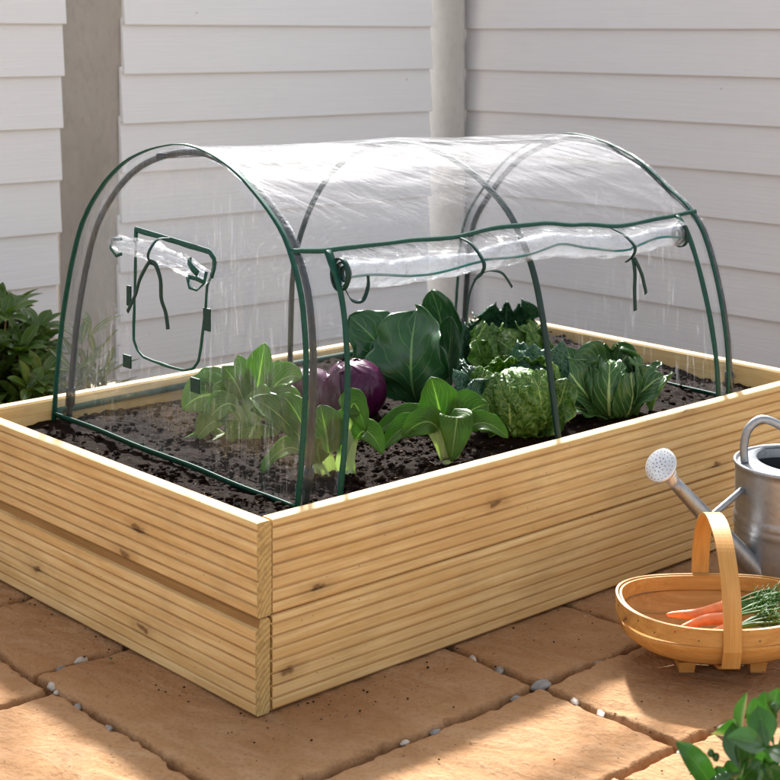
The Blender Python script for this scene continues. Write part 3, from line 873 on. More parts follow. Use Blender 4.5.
# broad flat binding along the top edge
tp = [(.602, .672), (.54, .668), (.48, .664), (.42, .660), (.366, .656), (.352, .645), (.352, .630), (.360, .612)]
tp = [Vector((a-.006, b)) for a, b in tp]
q = []
for a, b in zip(tp, tp[1:]):
    for k in range(6): q.append(P(u0-.003, *a.lerp(b, k/6)))
q.append(P(u0-.003, *tp[-1]))
c0 = Vector(P(u0, .48, .55))
mb.strip(q, lambda i: (q[i]-c0), .0095, .002)
mb.strip([P(u0-.003, .595, .674), P(u0-.003, .597, .645)], V3, .007, .002)
mb.build('vent_binding', GREEN, ep)
# rolled flap hanging from the top of the vent
mb = MB()
rp = []
for i in range(41):
    t = i/40; v = lerp(.648, .352, t)
    rp.append(P(u0-.020-.004*math.sin(t*5), v, lerp(.643, .614, t)+.012*math.sin(PI*t)))
mb.tube(rp, lambda t: (.014+.004*math.sin(PI*t)+.006*noise.noise(Vector((t*7, 0, 0)))+.003*noise.noise(Vector((t*25, 1, 0))))*(.55+.45*min(1, 7*t))*(1-.0*t), 14, caps=False)
mb.tube(rp, lambda t: .006+.003*noise.noise(Vector((t*9, 4, 0))), 10, caps=False)
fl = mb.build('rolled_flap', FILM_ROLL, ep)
mb = MB()
def ringat(c, ax, r1, r2, w, th=.002, sq=1.0):
    pts = []
    for i in range(25):
        a = 2*PI*i/24; pts.append(c + V3*(r1*math.cos(a)) + Z3*(r2*math.sin(a)))
    mb.strip(pts, ax, w, th)
mb = MB(); mb.strip([rp[34]+Z3*.014, rp[35]+Z3*.016-U3*.012, rp[37]+Z3*.010-U3*.014, rp[39]+Z3*.004-U3*.012], Z3, .012, .002); mb.build('flap_binding', GREEN, fl)
mb = MB(); mb.strip([P(u0-.03, .388, .611), P(u0-.034, .375, .594), P(u0-.034, .352, .593), P(u0-.03, .338, .606), P(u0-.026, .337, .626)], U3+Z3*.5, .006, .002); mb.build('flap_binding', GREEN, fl)
mb = MB(); mb.strip([P(u0-.03, .385, .612), P(u0-.032, .36, .612), P(u0-.03, .338, .608)], Z3, .007, .002); mb.build('flap_binding', GREEN, fl)
mb = MB(); mb.strip([P(u0-.02, .648, .650), P(u0-.03, .640, .634), P(u0-.03, .618, .622), P(u0-.03, .60, .628)], Z3+V3*.4, .006, .002); mb.build('flap_binding', GREEN, fl)
mb = MB(); mb.strip([P(u0-.02, .648, .650), P(u0-.03, .625, .652), P(u0-.03, .60, .655)], Z3, .005, .002); mb.build('flap_binding', GREEN, fl)
def ribbon(name, pts, w, parent, wd=None, mat=DGREEN, sub=8):
    pts = [Vector(p) for p in pts]; o = []
    for i in range(len(pts)-1):
        p0 = pts[max(i-1, 0)]; p1 = pts[i]; p2 = pts[i+1]; p3 = pts[min(i+2, len(pts)-1)]
        for k in range(sub):
            t = k/sub; o.append(.5*((2*p1)+(p2-p0)*t+(2*p0-5*p1+4*p2-p3)*t*t+(3*p1-p0-3*p2+p3)*t**3))
    o.append(pts[-1])
    mb = MB(); mb.strip(o, wd or V3, w, .0014); return mb.build(name, mat, parent)
k0 = P(u0-.044, .487, .632)
ribbon('tie', [P(u0-.006, .478, .668), P(u0-.03, .482, .667), P(u0-.044, .487, .648), P(u0-.044, .490, .632), P(u0-.03, .487, .622)], .007, fl, V3)
ribbon('tie', [k0-Z3*.004, P(u0-.044, .500, .615), P(u0-.040, .525, .590), P(u0-.036, .545, .560), P(u0-.034, .575, .524)], .0075, fl, V3+Z3*.3)
ribbon('tie', [k0-Z3*.004, P(u0-.044, .468, .625), P(u0-.044, .452, .600), P(u0-.040, .455, .565), P(u0-.036, .447, .540), P(u0-.036, .440, .512)], .010, fl, V3)
for v, z, w, h in ((.616, .545, .013, .038), (.366, .536, .020, .040), (.622, .421, .026, .024), (.402, .414, .026, .026)):
    mb = MB(); b = mb.box((0, 0, 0), .003, w, h, frame(P(u0-.004, v, z), U3, V3))
    mb.build('hook_patch', DGREEN, ep, smooth=False)

# ---- rolled-up front door
mb = MB(); rows = []
nR = 120
def rollc(t):
    u = lerp(D0+.02, D1-.005, t); s = se(u); p = surf(u, s)
    sagz = .040+.010*math.sin(PI*min(1, t*1.7))-.004*t + .006*noise.noise(Vector((t*5, 0, 0)))
    return u, p.x-.018-.006*math.sin(3*t), p.y-sagz
def rollr(t):
    pin = math.exp(-((t-.34)/.03)**2)*.25+math.exp(-((t-.785)/.03)**2)*.25
    return (.0205+.005*noise.noise(Vector((t*6, 3, 0)))+.003*noise.noise(Vector((t*21, 5, 0))))*(1-pin)
NC = 72
for i in range(nR+1):
    t = i/nR; u, v, z = rollc(t); r = rollr(t); row = []
    for j in range(NC+1):
        a = j/NC*2*PI*2.6
        rr = r*(1-.22*(j/NC)) + .0016*noise.noise(Vector((t*14, a*1.6, 3))) + .002*noise.noise(Vector((t*40, a*3, 9)))
        row.append(P(u+.004*noise.noise(Vector((a, t*3, 1))), v-rr*math.sin(a)*.8, z+rr*math.cos(a)*1.15))
    rows.append(row)
mb.grid(rows)
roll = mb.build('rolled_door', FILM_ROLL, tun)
# short sheet from the eave to the roll
mb = MB(); rows = []
for i in range(nR+1):
    t = i/nR; u, v, z = rollc(t); s = se(u); p = surf(u, s)
    a = Vector((p.x, p.y)); b = Vector((v-.016, z+.022))
    rows.append([P(u, *(a.lerp(b, k/6)+Vector((.002*noise.noise(Vector((t*20, k*.5, 0))), 0)))) for k in range(7)])
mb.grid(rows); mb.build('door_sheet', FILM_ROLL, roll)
# bound edge of the rolled sheet showing through, and the coiled green end
mb = MB()
for (t0, t1, dz) in ((.0, .36, -.004), (.36, .8, -.002), (.8, .98, .0)):
    pts = []
    for i in range(31):
        t = lerp(t0, t1, i/30); u, v, z = rollc(t)
        pts.append(P(u, v-.014, z+dz+.005*math.sin(t*23)))
    mb.strip(pts, Z3, .0045, .0012)
mb.build('edge_binding', m_plain('teal_binding', (.02, .17, .17), .45), roll)
for t, uo, rr in ((0.0, -.004, .024), (.99, .004, .022)):
    u, v, z = rollc(t); mb = MB()
    for tw in range(3):
        pts = []
        r = rr*(1-tw*.26)
        for i in range(29):
            a = 2*PI*i/28; pts.append(P(u+uo+.006*tw*(1 if t == 0 else -1), v-r*math.sin(a)*.85, z+r*math.cos(a)*1.15))
        mb.strip(pts, U3, .010, .0022)
    pts = [P(u+uo, v-rr*.5, z-rr*.9), P(u+uo+.012, v-rr*.7, z-rr*1.8), P(u+uo+.034, v-rr*.8, z-rr*1.9), P(u+uo+.046, v-rr*.8, z-rr*1.0), P(u+uo+.046, v-rr*.8, z-rr*.2)]
    if t == 0: ribbon('coiled_binding', pts, .007, roll, Z3+V3)
    mb.build('coiled_binding', DGREEN, roll)
def door_tie(t, tails):
    u, v, z = rollc(t); s = se(u); p = surf(u, s)
    ribbon('tie', [P(u-.012, p.x-.004, p.y), P(u-.003, p.x-.03, p.y-.012), P(u, v-.034, z+.004), P(u, v-.030, z-.016), P(u, v-.012, z-.030)], .0085, roll, U3)
    for w, tl in tails:
        ribbon('tie', [P(u+a, v+b, z+c) for a, b, c in tl], w, roll, U3+V3*.2)
door_tie(.335, [(.005, [(0, -.03, -.016), (-.018, -.034, -.022), (-.034, -.034, -.045), (-.042, -.034, -.08), (-.043, -.034, -.105)]),
                (.005, [(0, -.03, -.016), (.022, -.034, -.014), (.050, -.034, -.022), (.075, -.034, -.05)])])
door_tie(.785, [(.012, [(0, -.03, -.020), (.001, -.034, -.05), (.000, -.034, -.085), (.002, -.034, -.125)]),
                (.011, [(.004, -.03, -.020), (.020, -.034, -.05), (.030, -.034, -.075), (.036, -.034, -.095)])])

# ------------------------------------------------------------------ vegetables
def sz(u, v): return soil_z(u, v)-.004
def leaf_rows(base, az, L, W, th0, th1, prof, cup=.25, ruf=0.0, rfreq=5, seed=0, na=14, nb=30, roll=0.0, curl=1.0, fold=0.0):
    """az: 0 right, 90 away, 180 left, 270 to camera (degrees); th: degrees from vertical at foot and tip"""
    az = R(az); rows = []; p = Vector(base); side = Vector((-math.sin(az), math.cos(az), 0))
    for i in range(nb+1):
        b = i/nb
        th = R(lerp(th0, th1, b**curl))
        d = Vector((math.sin(th)*math.cos(az), math.sin(th)*math.sin(az), math.cos(th)))
        if i: p = p+d*(L/nb)
        n_ = d.cross(side).normalized()      # upper (inner) side of the leaf
        if n_.dot(Vector((-math.cos(az), -math.sin(az), .8))) < 0: n_ = -n_
        rl = roll*b
        sd = side*math.cos(rl)+n_*math.sin(rl); nn = n_*math.cos(rl)-side*math.sin(rl)
        w = prof(b)*W/2
        row = []
        for j in range(na+1):
            a = j/na*2-1
            k = cup*w*(abs(a)**1.7) + fold*w*abs(a)
            q = p + sd*(a*w) + nn*k
            if ruf: q = q + nn*(ruf*W*(abs(a)**2.2)*(math.sin(rfreq*b*2*PI+a*2+seed)+.6*noise.noise(Vector((b*8, a*3, seed))))*min(1, 3*b))
            q = q + nn*(.012*W*noise.noise(Vector((a*3, b*6, seed))))
            row.append(q)
        rows.append(row)
    return rows
def p_bok(b):   # wide fleshy stalk, then round blade
    st = lerp(.30, .17, sstep(0, .36, b))
    bl = math.sin(PI*min(1, max(0, (b-.34)/.66))**.8)**.62 if b > .34 else 0
    return max(st if b < .9 else 0, bl) if b < .985 else bl*.6
def p_ob(b): return max(.03, math.sin(PI*b**1.35)**.8)
def p_broad(b):
    st = .10
    return max(st if b < .5 else 0.02, math.sin(PI*(max(0, b-.08)/.92)**.95)**.6 if b > .08 else 0)
def add_leaf(parent, mat, *a, name='leaf', thick=.0016, **k):
    mb = MB(); mb.grid(leaf_rows(*a, **k), uv=True)
    o = mb.build(name, mat, parent)
    md = o.modifiers.new('thickness', 'SOLIDIFY'); md.thickness = thick; md.offset = 0
    return o
def W_(px, py, Y): return Vector(((px-390)/1640*Y, Y, 1.09-(py-5)*Y/1640))
def p_round(b): return max(.02, (math.sin(PI*min(1, max(0, b))**1.05))**.6) if b < 1 else .02
def bez_leaf(mb, pts, W, prof, up=(0, -.75, .65), cup=.2, ruf=.03, rf=2.0, seed=0, na=14, nb=30, tw=0.0, rag=.26):
    """leaf along a smooth midrib through three points; up = the side its inner face looks to"""
    b0, b1, b2 = [Vector(p) for p in pts]; c = 2*b1-.5*(b0+b2); up = Vector(up).normalized(); rows = []
    for i in range(nb+1):
        q = i/nb; p = (1-q)**2*b0+2*q*(1-q)*c+q*q*b2
        t = (2*(1-q)*(c-b0)+2*q*(b2-c)).normalized()
        sd = t.cross(up).normalized(); nn = sd.cross(t).normalized()
        if tw: 
            a_ = tw*q; sd, nn = sd*math.cos(a_)+nn*math.sin(a_), nn*math.cos(a_)-sd*math.sin(a_)
        w = prof(q)*W/2; row = []
        for j in range(na+1):
            a = j/na*2-1
            sgn = 1 if a > 0 else -1
            w = prof(q)*W/2*(1+abs(a)*rag*(noise.noise(Vector((q*3.2, sgn*4.0+seed, 1)))+.35*noise.noise(Vector((q*11, sgn*3+seed, 7)))))
            r = p+sd*(a*w)+nn*(cup*w*abs(a)**1.7)
            if ruf: r = r+nn*(ruf*W*abs(a)**2*(math.sin(rf*q*2*PI+a*2+seed)+.7*noise.noise(Vector((q*7, a*3, seed))))*min(1, 3*q))
            r = r+nn*(.02*W*noise.noise(Vector((a*3, q*5, seed))))
            row.append(r)
        rows.append(row)
    mb.grid(rows, uv=True)
def px_leaf(parent, mat, Y, a, b, c, Wpx, prof, dy=(0, 0, 0), name='leaf', thick=.0014, **k):
    """a, b, c: foot, middle and tip of the midrib as seen; dy: depth of each relative to the plant"""
    pts = [W_(q[0], q[1], Y+d) for q, d in zip((a, b, c), dy)]
    mb = MB(); bez_leaf(mb, pts, Wpx*Y/1640, prof, **k)
    o = mb.build(name, mat, parent); md = o.modifiers.new('thickness', 'SOLIDIFY'); md.thickness = thick; md.offset = 0
    return o
PAKG = 'pak choi plants in the bed'
def pak(u, v, label, leaves, mat=None):
    b = P(u, v, sz(u, v)); t = thing('pak_choi', label, 'vegetable', b, PAKG)
    for k, (a, m_, c, w, dy, kw) in enumerate(leaves):
        px_leaf(t, mat or BOK, b.y, a, m_, c, w, p_bok, dy, seed=k*3.1+u*7, **kw)
    mb = MB(); mb.tube([b-Z3*.015, b+Z3*.005, b+Z3*.014], lambda q: .013-.006*q, 14)
    mb.build('stump', BOK, t)
pak(.550, .152, 'pak choi with splayed leaves in the open doorway, in front of the big dark leaves', [
    ((447, 458), (441, 418), (431, 377), 46, (.01, .03, .04), dict(cup=.35)),
    ((452, 456), (462, 420), (489, 404), 46, (.01, .02, .03), dict(cup=.2, up=(-.3, -.8, .5), ruf=.05)),
    ((455, 457), (476, 424), (508, 438), 26, (0, -.01, -.02), dict(cup=.3, up=(.2, -.6, .8))),
    ((444, 457), (420, 416), (373, 437), 26, (.01, .02, .03), dict(cup=.35, up=(-.1, -.5, .85), ruf=.05)),
    ((444, 459), (416, 425), (381, 452), 26, (0, -.01, -.02), dict(cup=.4, up=(-.2, -.6, .8), ruf=.05)),
    ((446, 458), (432, 423), (402, 437), 28, (0, -.02, -.03), dict(cup=.35, up=(0, -.8, .6))),
    ((450, 458), (457, 417), (451, 462), 36, (0, -.03, -.05), dict(cup=.25, up=(0, -.6, .8), ruf=.05)),
    ((449, 456), (455, 425), (448, 395), 34, (.02, .05, .06), dict(cup=.4))])
pak(.385, .235, 'pak choi half hidden by the left door binding, one leaf folded over', [
    ((330, 478), (327, 440), (320, 405), 44, (.01, .02, .03), dict(cup=.3)),
    ((338, 478), (342, 440), (347, 408), 34, (.02, .03, .04), dict(cup=.3)),
    ((352, 474), (352, 406), (366, 432), 28, (0, .0, -.02), dict(cup=.25, up=(-.3, -.8, .6), ruf=.05)),
    ((348, 474), (362, 432), (383, 455), 28, (0, -.01, -.02), dict(cup=.3, up=(.3, -.6, .7))),
    ((325, 478), (288, 424), (250, 398), 30, (0, .02, .04), dict(cup=.25, up=(.3, -.6, .7), ruf=.05)),
    ((322, 480), (292, 448), (262, 474), 26, (0, -.01, -.02), dict(cup=.3, up=(-.1, -.5, .9), ruf=.05)),
    ((328, 480), (318, 455), (322, 440), 26, (-.01, -.02, -.03), dict(cup=.4)),
    ((325, 478), (300, 420), (282, 396), 28, (.01, .03, .05), dict(cup=.3, ruf=.05))])
pak(.435, .585, 'pak choi sprawling behind the vent end of the tunnel film', [
    ((252, 430), (258, 385), (265, 343), 30, (.02, .04, .05), dict(cup=.35, ruf=.05)),
    ((250, 430), (246, 392), (238, 355), 26, (.03, .05, .06), dict(cup=.3, ruf=.05)),
    ((246, 430), (216, 396), (182, 410), 46, (0, 0, .0), dict(cup=.2, up=(.1, -.8, .6), ruf=.05)),
    ((244, 432), (212, 436), (166, 452), 22, (0, -.03, -.05), dict(cup=.3, up=(0, -.4, .9), ruf=.05)),
    ((248, 428), (254, 428), (232, 466), 48, (-.01, -.05, -.08), dict(cup=.15, up=(.1, -.8, .6), ruf=.05)),
    ((248, 430), (226, 386), (198, 378), 32, (.02, .03, .03), dict(cup=.3, up=(.3, -.6, .7), ruf=.06)),
    ((254, 430), (276, 385), (302, 378), 32, (.02, .03, .03), dict(cup=.3, up=(-.3, -.6, .7), ruf=.06)),
    ((254, 430), (278, 398), (300, 420), 30, (0, -.01, -.02), dict(cup=.3, up=(-.2, -.6, .8), ruf=.06)),
    ((250, 430), (232, 400), (212, 392), 30, (0, 0, -.02), dict(cup=.3, up=(.3, -.6, .7), ruf=.06)),
    ((252, 430), (266, 396), (280, 360), 28, (.03, .06, .08), dict(cup=.3, ruf=.06)),
    ((247, 430), (230, 404), (206, 424), 30, (-.01, -.03, -.05), dict(cup=.3, up=(.2, -.6, .8), ruf=.07)),
    ((253, 430), (262, 404), (283, 432), 30, (-.02, -.04, -.06), dict(cup=.3, up=(-.1, -.6, .8), ruf=.07)),
    ((249, 430), (240, 392), (222, 366), 26, (.0, .01, .02), dict(cup=.3, up=(.2, -.7, .6), ruf=.07)),
    ((250, 430), (255, 402), (270, 398), 28, (-.01, -.03, -.05), dict(cup=.3, up=(-.1, -.6, .8), ruf=.07)),
    ((246, 432), (220, 420), (196, 440), 26, (-.01, -.05, -.07), dict(cup=.3, up=(.1, -.5, .9), ruf=.07))], BOK_LIT)
# dark broad-leaved spring cabbage
b = P(.815, .53, sz(.815, .53)); t = thing('spring_cabbage', 'tall cabbage plant with broad dark glossy leaves behind the red cabbages', 'vegetable', b)
def p_coll(b): return max(.10 if b < .4 else .02, math.sin(PI*min(1, (max(0, b-.03)/.97)**1.25))**.62)
def p_fan(b): return max(.10 if b < .4 else .02, math.sin(PI*min(1, (max(0, b-.05)/.95)**1.7))**.7)
CY = b.y
px_leaf(t, COLL, CY, (417, 404), (411, 364), (417, 309), 74, p_coll, (-.01, -.06, .0), cup=.42, ruf=.10, rf=2.6, seed=2, up=(-.25, -.9, .3), na=26, nb=48, rag=.4, tw=.2)
px_leaf(t, COLL, CY, (412, 402), (386, 354), (349, 316), 58, p_fan, (0, .0, .01), cup=.14, ruf=.08, rf=1.9, seed=5, up=(.25, -.75, .6), na=26, nb=48, tw=.35, rag=.4)
px_leaf(t, COLL, CY, (424, 400), (442, 345), (431, 290), 52, p_fan, (.02, .06, .07), cup=.3, ruf=.08, rf=2.1, seed=8, up=(-.45, -.8, .3), na=26, nb=48, rag=.4)
px_leaf(t, COLL, CY, (426, 402), (446, 368), (451, 316), 40, p_coll, (.01, .02, .02), cup=.4, ruf=.08, seed=11, up=(-.6, -.7, .2), na=20, nb=40, rag=.4)
px_leaf(t, COLL, CY, (412, 404), (394, 378), (374, 340), 44, p_coll, (-.01, -.025, -.02), cup=.35, ruf=.07, seed=13, up=(.4, -.8, .4), na=20, nb=40, rag=.4)
px_leaf(t, COLL, CY, (420, 404), (430, 375), (441, 346), 46, p_coll, (-.01, -.03, -.03), cup=.35, ruf=.07, seed=21, up=(-.4, -.8, .4), na=20, nb=40, rag=.4)
px_leaf(t, COLL, CY, (420, 400), (426, 355), (420, 305), 66, p_coll, (.03, .07, .08), cup=.25, ruf=.07, seed=17, na=20, nb=40, rag=.4)

def wrap(parent, mat, c, Rr, az, hw, th0, th1, zs=1.0, flare=0.0, ruf=0.0, crk=0.0, seed=0, na=26, nb=30, name='leaf', crf=60, layer=0.0, pw=.75):
    """leaf hugging a head: az degrees, hw half width in degrees, th from vertical (180 bottom)"""
    mb = MB(); rows = []
    for i in range(nb+1):
        b = i/nb; th = R(lerp(th0, th1, b)); wid = R(hw)*(.35+.65*math.sin(PI*min(1, .12+.80*b))**pw)
        sn = max(.28, math.sin(th)); row = []
        for j in range(na+1):
            a = j/na*2-1
            ph = R(az)+a*wid*(1/ sn if sn < .7 else 1)*.9
            e = max(abs(a)**3, b**4)
            r = Rr*(1+layer+flare*(b**3)+flare*.7*abs(a)**4*b)
            d = Vector((math.sin(th)*math.cos(ph), math.sin(th)*math.sin(ph), math.cos(th)*zs))
            q = d*r
            q = q + d*(ruf*Rr*e*(math.sin(a*11+b*14+seed)+noise.noise(Vector((a*6, b*6, seed)))*.8))
            q = q + d*Rr*(.035*noise.noise(Vector((a*2.5, b*3, seed))))
            if crk:
                w = q*crf; dd = noise.voronoi(w+Vector((seed, 0, 0)))[0]
                q = q + d*(crk*Rr*(min(.8, (dd[1]-dd[0]))-.3))
            row.append(Vector(c)+q)
        rows.append(row)
    mb.grid(rows, uv=True)
    o = mb.build(name, mat, parent)
    md = o.modifiers.new('thickness', 'SOLIDIFY'); md.thickness = .0016; md.offset = 0
    return o
def head(parent, mat, c, r, zs, crk=0, crf=60):
    mb = MB(); n = 48; rows = []
    for i in range(31):
        th = PI*i/30; row = []
        for j in range(n+1):
            ph = 2*PI*j/n
            d = Vector((math.sin(th)*math.cos(ph), math.sin(th)*math.sin(ph), math.cos(th)*zs))
            k = 1+.03*noise.noise(d*2)
            if crk:
                dd = noise.voronoi(d*r*crf)[0]; k += crk*(min(.8, dd[1]-dd[0])-.3)
            row.append(Vector(c)+d*r*k)
        rows.append(row)
    mb.grid(rows, uv=True); return mb.build('head', mat, parent)
# red cabbages
def redcab(u, v, r, label, az0):
    z = sz(u, v); c = P(u, v, z+r*.86); t = thing('red_cabbage', label, 'vegetable', P(u, v, z), 'red cabbages')
    head(t, PURP, c, r*.97, .95)
    for k, (az, hw, t1, ly) in enumerate(((az0, 75, 18, .01), (az0+120, 80, 8, .025), (az0+235, 80, 14, .018), (az0+300, 60, 35, .045))):
        wrap(t, PURP, c, r, az, hw, 160, t1, .95, .03 if k == 3 else .0, .012, seed=k+u*9, layer=ly)
redcab(.660, .535, .062, 'larger purple red cabbage right of the door binding', 250)
redcab(.590, .600, .056, 'smaller purple red cabbage half behind the left door binding', 220)
# savoys
def savoy(u, v, r, label, spec, zs=.95, az0=265):
    z = sz(u, v); c = P(u, v, z+r*.88); t = thing('savoy_cabbage', label, 'vegetable', P(u, v, z), 'savoy cabbages')
    head(t, SAV, c, r*.88, zs, .10, 75)
    for k, (mat, az, hw, t0, t1, fl, rf, ly) in enumerate(spec):
        wrap(t, mat, c, r, az, hw, t0, t1, zs, fl, rf, .11, seed=k*2.3+u*5, layer=ly, crf=72, na=44, nb=44)
savoy(.822, .235, .075, 'crinkled savoy cabbage in front, beside the middle hoop foot', [
    (SAV, 300, 56, 165, 34, .02, .05, .04), (SAV, 212, 60, 165, 46, .16, .08, .10), (SAV, 15, 50, 165, 40, .20, .09, .08), (SAV, 95, 70, 165, 30, .12, .08, .05), (SAV, 255, 50, 165, 60, .14, .07, .13),
    (SAVB, 168, 46, 160, 62, .50, .10, .12), (SAVB, 60, 50, 160, 46, .55, .10, .12)], .95)
savoy(1.10, .53, .074, 'crinkled savoy cabbage further back with a ruffled leaf standing behind it', [
    (SAV, 335, 50, 165, 30, .14, .08, .07), (SAV, 205, 55, 165, 34, .18, .09, .09), (SAV, 270, 40, 165, 75, .10, .06, .05), (SAVB, 90, 66, 165, 14, .42, .11, .10), (SAV, 20, 55, 165, 48, .28, .10, .07),
    (SAVB, 150, 46, 160, 56, .50, .11, .12)], 1.0)
tS = [o for o in bpy.data.objects if o.name.startswith('savoy_cabbage')][-1]
bS = P(1.03, .565, sz(1.03, .565))
add_leaf(tS, SAVB, bS, 200, .15, .11, 12, 80, p_broad, cup=-.2, ruf=.12, rfreq=4, seed=4, na=24, nb=40)
add_leaf(tS, SAVB, bS+Vector((.0, -.02, 0)), 235, .13, .11, 15, 95, p_broad, cup=-.15, ruf=.13, rfreq=5, seed=9, na=24, nb=40)
tF = [o for o in bpy.data.objects if o.name.startswith('savoy_cabbage') and o.type == 'EMPTY'][0]
YF = P(.822, .235).y
px_leaf(tF, SAVB, YF, (508, 434), (488, 408), (473, 380), 46, p_broad, (-.02, -.05, -.06), up=(.3, -.7, .6), cup=.2, ruf=.12, rf=4, seed=2, rag=.3)
px_leaf(tF, SAV, YF, (534, 434), (556, 410), (566, 378), 44, p_broad, (-.02, -.05, -.05), up=(-.4, -.7, .5), cup=.2, ruf=.11, rf=4, seed=6, rag=.3)
px_leaf(tF, SAV, YF, (500, 436), (482, 424), (466, 418), 30, p_broad, (-.03, -.06, -.08), up=(.1, -.5, .9), cup=.2, ruf=.12, rf=4, seed=9, rag=.3)
px_leaf(tF, SAVB, YF, (522, 400), (535, 372), (556, 362), 50, p_broad, (.02, .04, .05), up=(-.2, -.8, .5), cup=.2, ruf=.12, rf=5, seed=12, rag=.3)
px_leaf(tS, SAV, P(1.1, .53).y, (500, 384), (484, 362), (476, 340), 36, p_broad, (-.02, -.05, -.05), up=(.3, -.7, .6), cup=.25, ruf=.12, rf=4, seed=14, rag=.3)
# pointed cabbage
u, v = 1.05, .19; z = sz(u, v); c = P(u, v, z+.060)
t = thing('pointed_cabbage', 'smooth green cabbage with thick pale veins near the right door binding', 'vegetable', P(u, v, z))
head(t, POINT, c, .057, 1.02)
for k, (az, hw, t0, t1, fl, rf, ly) in enumerate(((258, 58, 165, 22, .02, .06, .06), (180, 60, 165, 34, .22, .09, .10), (345, 50, 165, 36, .24, .09, .10), (300, 40, 165, 55, .16, .08, .10), (60, 60, 165, 14, .3, .10, .08), (80, 70, 165, 30, .12, .05, .06))):
    wrap(t, POINT, c, .060, az, hw, t0, t1, 1.0, fl, rf, seed=k*1.9, layer=ly, na=34, nb=34)
add_leaf(t, POINT, P(1.105, .165, z), 15, .12, .075, 10, 40, p_ob, cup=.4, ruf=.05, seed=1)
add_leaf(t, POINT, P(1.125, .150, z), 320, .11, .06, 15, 45, p_ob, cup=.5, ruf=.05, seed=3)
YP = P(1.05, .19).y
px_leaf(t, POINT, YP, (602, 416), (578, 384), (560, 362), 44, p_broad, (-.02, -.05, -.04), up=(.3, -.7, .6), cup=.2, ruf=.09, seed=31)
px_leaf(t, POINT, YP, (618, 416), (646, 388), (664, 376), 38, p_broad, (-.02, -.05, -.05), up=(-.3, -.6, .7), cup=.35, ruf=.09, seed=33)
px_leaf(t, POINT, YP, (606, 404), (598, 368), (574, 360), 40, p_broad, (.01, .0, -.02), up=(.2, -.8, .5), cup=.25, ruf=.10, seed=35)
px_leaf(t, POINT, YP, (612, 404), (620, 366), (636, 352), 36, p_broad, (.01, .02, .01), up=(-.3, -.8, .5), cup=.3, ruf=.10, seed=37)
px_leaf(t, POINT, YP, (598, 418), (578, 408), (560, 412), 30, p_broad, (-.03, -.06, -.07), up=(.1, -.5, .9), cup=.3, ruf=.10, seed=39)
add_leaf(t, POINT, P(1.00, .215, z), 165, .15, .10, 10, 95, p_ob, cup=.2, ruf=.06, seed=5)
add_leaf(t, POINT, P(1.02, .26, z), 110, .14, .07, 0, 35, p_ob, cup=.3, ruf=.06, seed=6)

# ------------------------------------------------------------------ shrubs
def whorl(mb, p, d, n, L, W, spread, rr):
    d = d.normalized(); a0 = rr.random()*6
    x = d.orthogonal().normalized(); y = d.cross(x)
    for k in range(n):
        a = a0+k*2.399; tilt = R(spread*(.45+.75*(k+1)/n))
        s = x*math.cos(a)+y*math.sin(a)
        f = (d*math.cos(tilt)+s*math.sin(tilt)).normalized()
        nn = (d*math.sin(tilt)-s*math.cos(tilt)).normalized(); sd = f.cross(nn)
        l = L*(.7+.5*rr.random()); w = W*(.8+.4*rr.random()); rows = []
        bend = .25+.3*rr.random()
        for i in range(8):
            b = i/7; wd = w/2*max(.04, math.sin(PI*b**1.25)**.85)
            c = p+f*(l*b)-nn*(bend*l*b*b*.5)
            rows.append([c+sd*(q*wd)+nn*(.35*wd*abs(q)) for q in (-1, -.5, 0, .5, 1)])
        mb.grid(rows, uv=True)
def shrub(name, base, tips, L, W, mat, label, n=8, spread=62, seed=1, whorls=3):
    rr = random.Random(seed); t = thing(name, label, 'plant', base)
    st = MB(); fo = MB()
    for tip in tips:
        tip = Vector(tip); b = Vector(base)
        mid_ = b.lerp(tip, .5)+Vector(((rr.random()-.5)*.05, (rr.random()-.5)*.05, .03))
        pts = [((1-q)**2)*b+2*q*(1-q)*mid_+q*q*tip for q in [i/8 for i in range(9)]]
        st.tube(pts, lambda q: .0045-.003*q, 6)
        for w in range(whorls):
            q = 1-w*.16
            k = int(8*q); p = pts[k]
            d = (pts[k]-pts[max(0, k-1)]).normalized()+Vector(((rr.random()-.5)*.5, (rr.random()-.5)*.5, .25))
            whorl(fo, p, d, n, L, W, spread, rr)
    st.build('stem', STEM, t); fo.build('foliage', mat, t)
    return t
rr = random.Random(4)
tips = []
for _ in range(58):
    px = rr.uniform(-70, 42); Y = rr.uniform(3.62, 4.1)
    top = 312 if px < 12 else 312+(px-12)*1.3
    tips.append(W_(px, rr.uniform(top, 425), Y))
tips += [W_(12, 308, 3.85), W_(-5, 312, 3.8), W_(38, 330, 3.8), W_(-25, 305, 3.9), W_(30, 352, 3.75), W_(40, 380, 3.7), W_(48, 395, 3.7)]
bb = W_(0, 0, 3.85); shrub('bush', (bb.x, bb.y, -.02), tips, .072, .028, BUSH, 'dense dark green bush with yellowish leaf edges left of the bed', 9, 60, 3)
tips = [W_(82, 345, 3.75), W_(90, 335, 3.8), W_(74, 372, 3.7), W_(84, 388, 3.75), W_(97, 362, 3.9), W_(70, 392, 3.7), W_(92, 392, 3.8), W_(104, 378, 3.9)]
bb = W_(82, 0, 3.78); shrub('bush', (bb.x, bb.y, -.02), tips, .085, .017, VARI, 'thin bush with long yellow striped leaves seen through the vent end film', 5, 48, 8, 2)

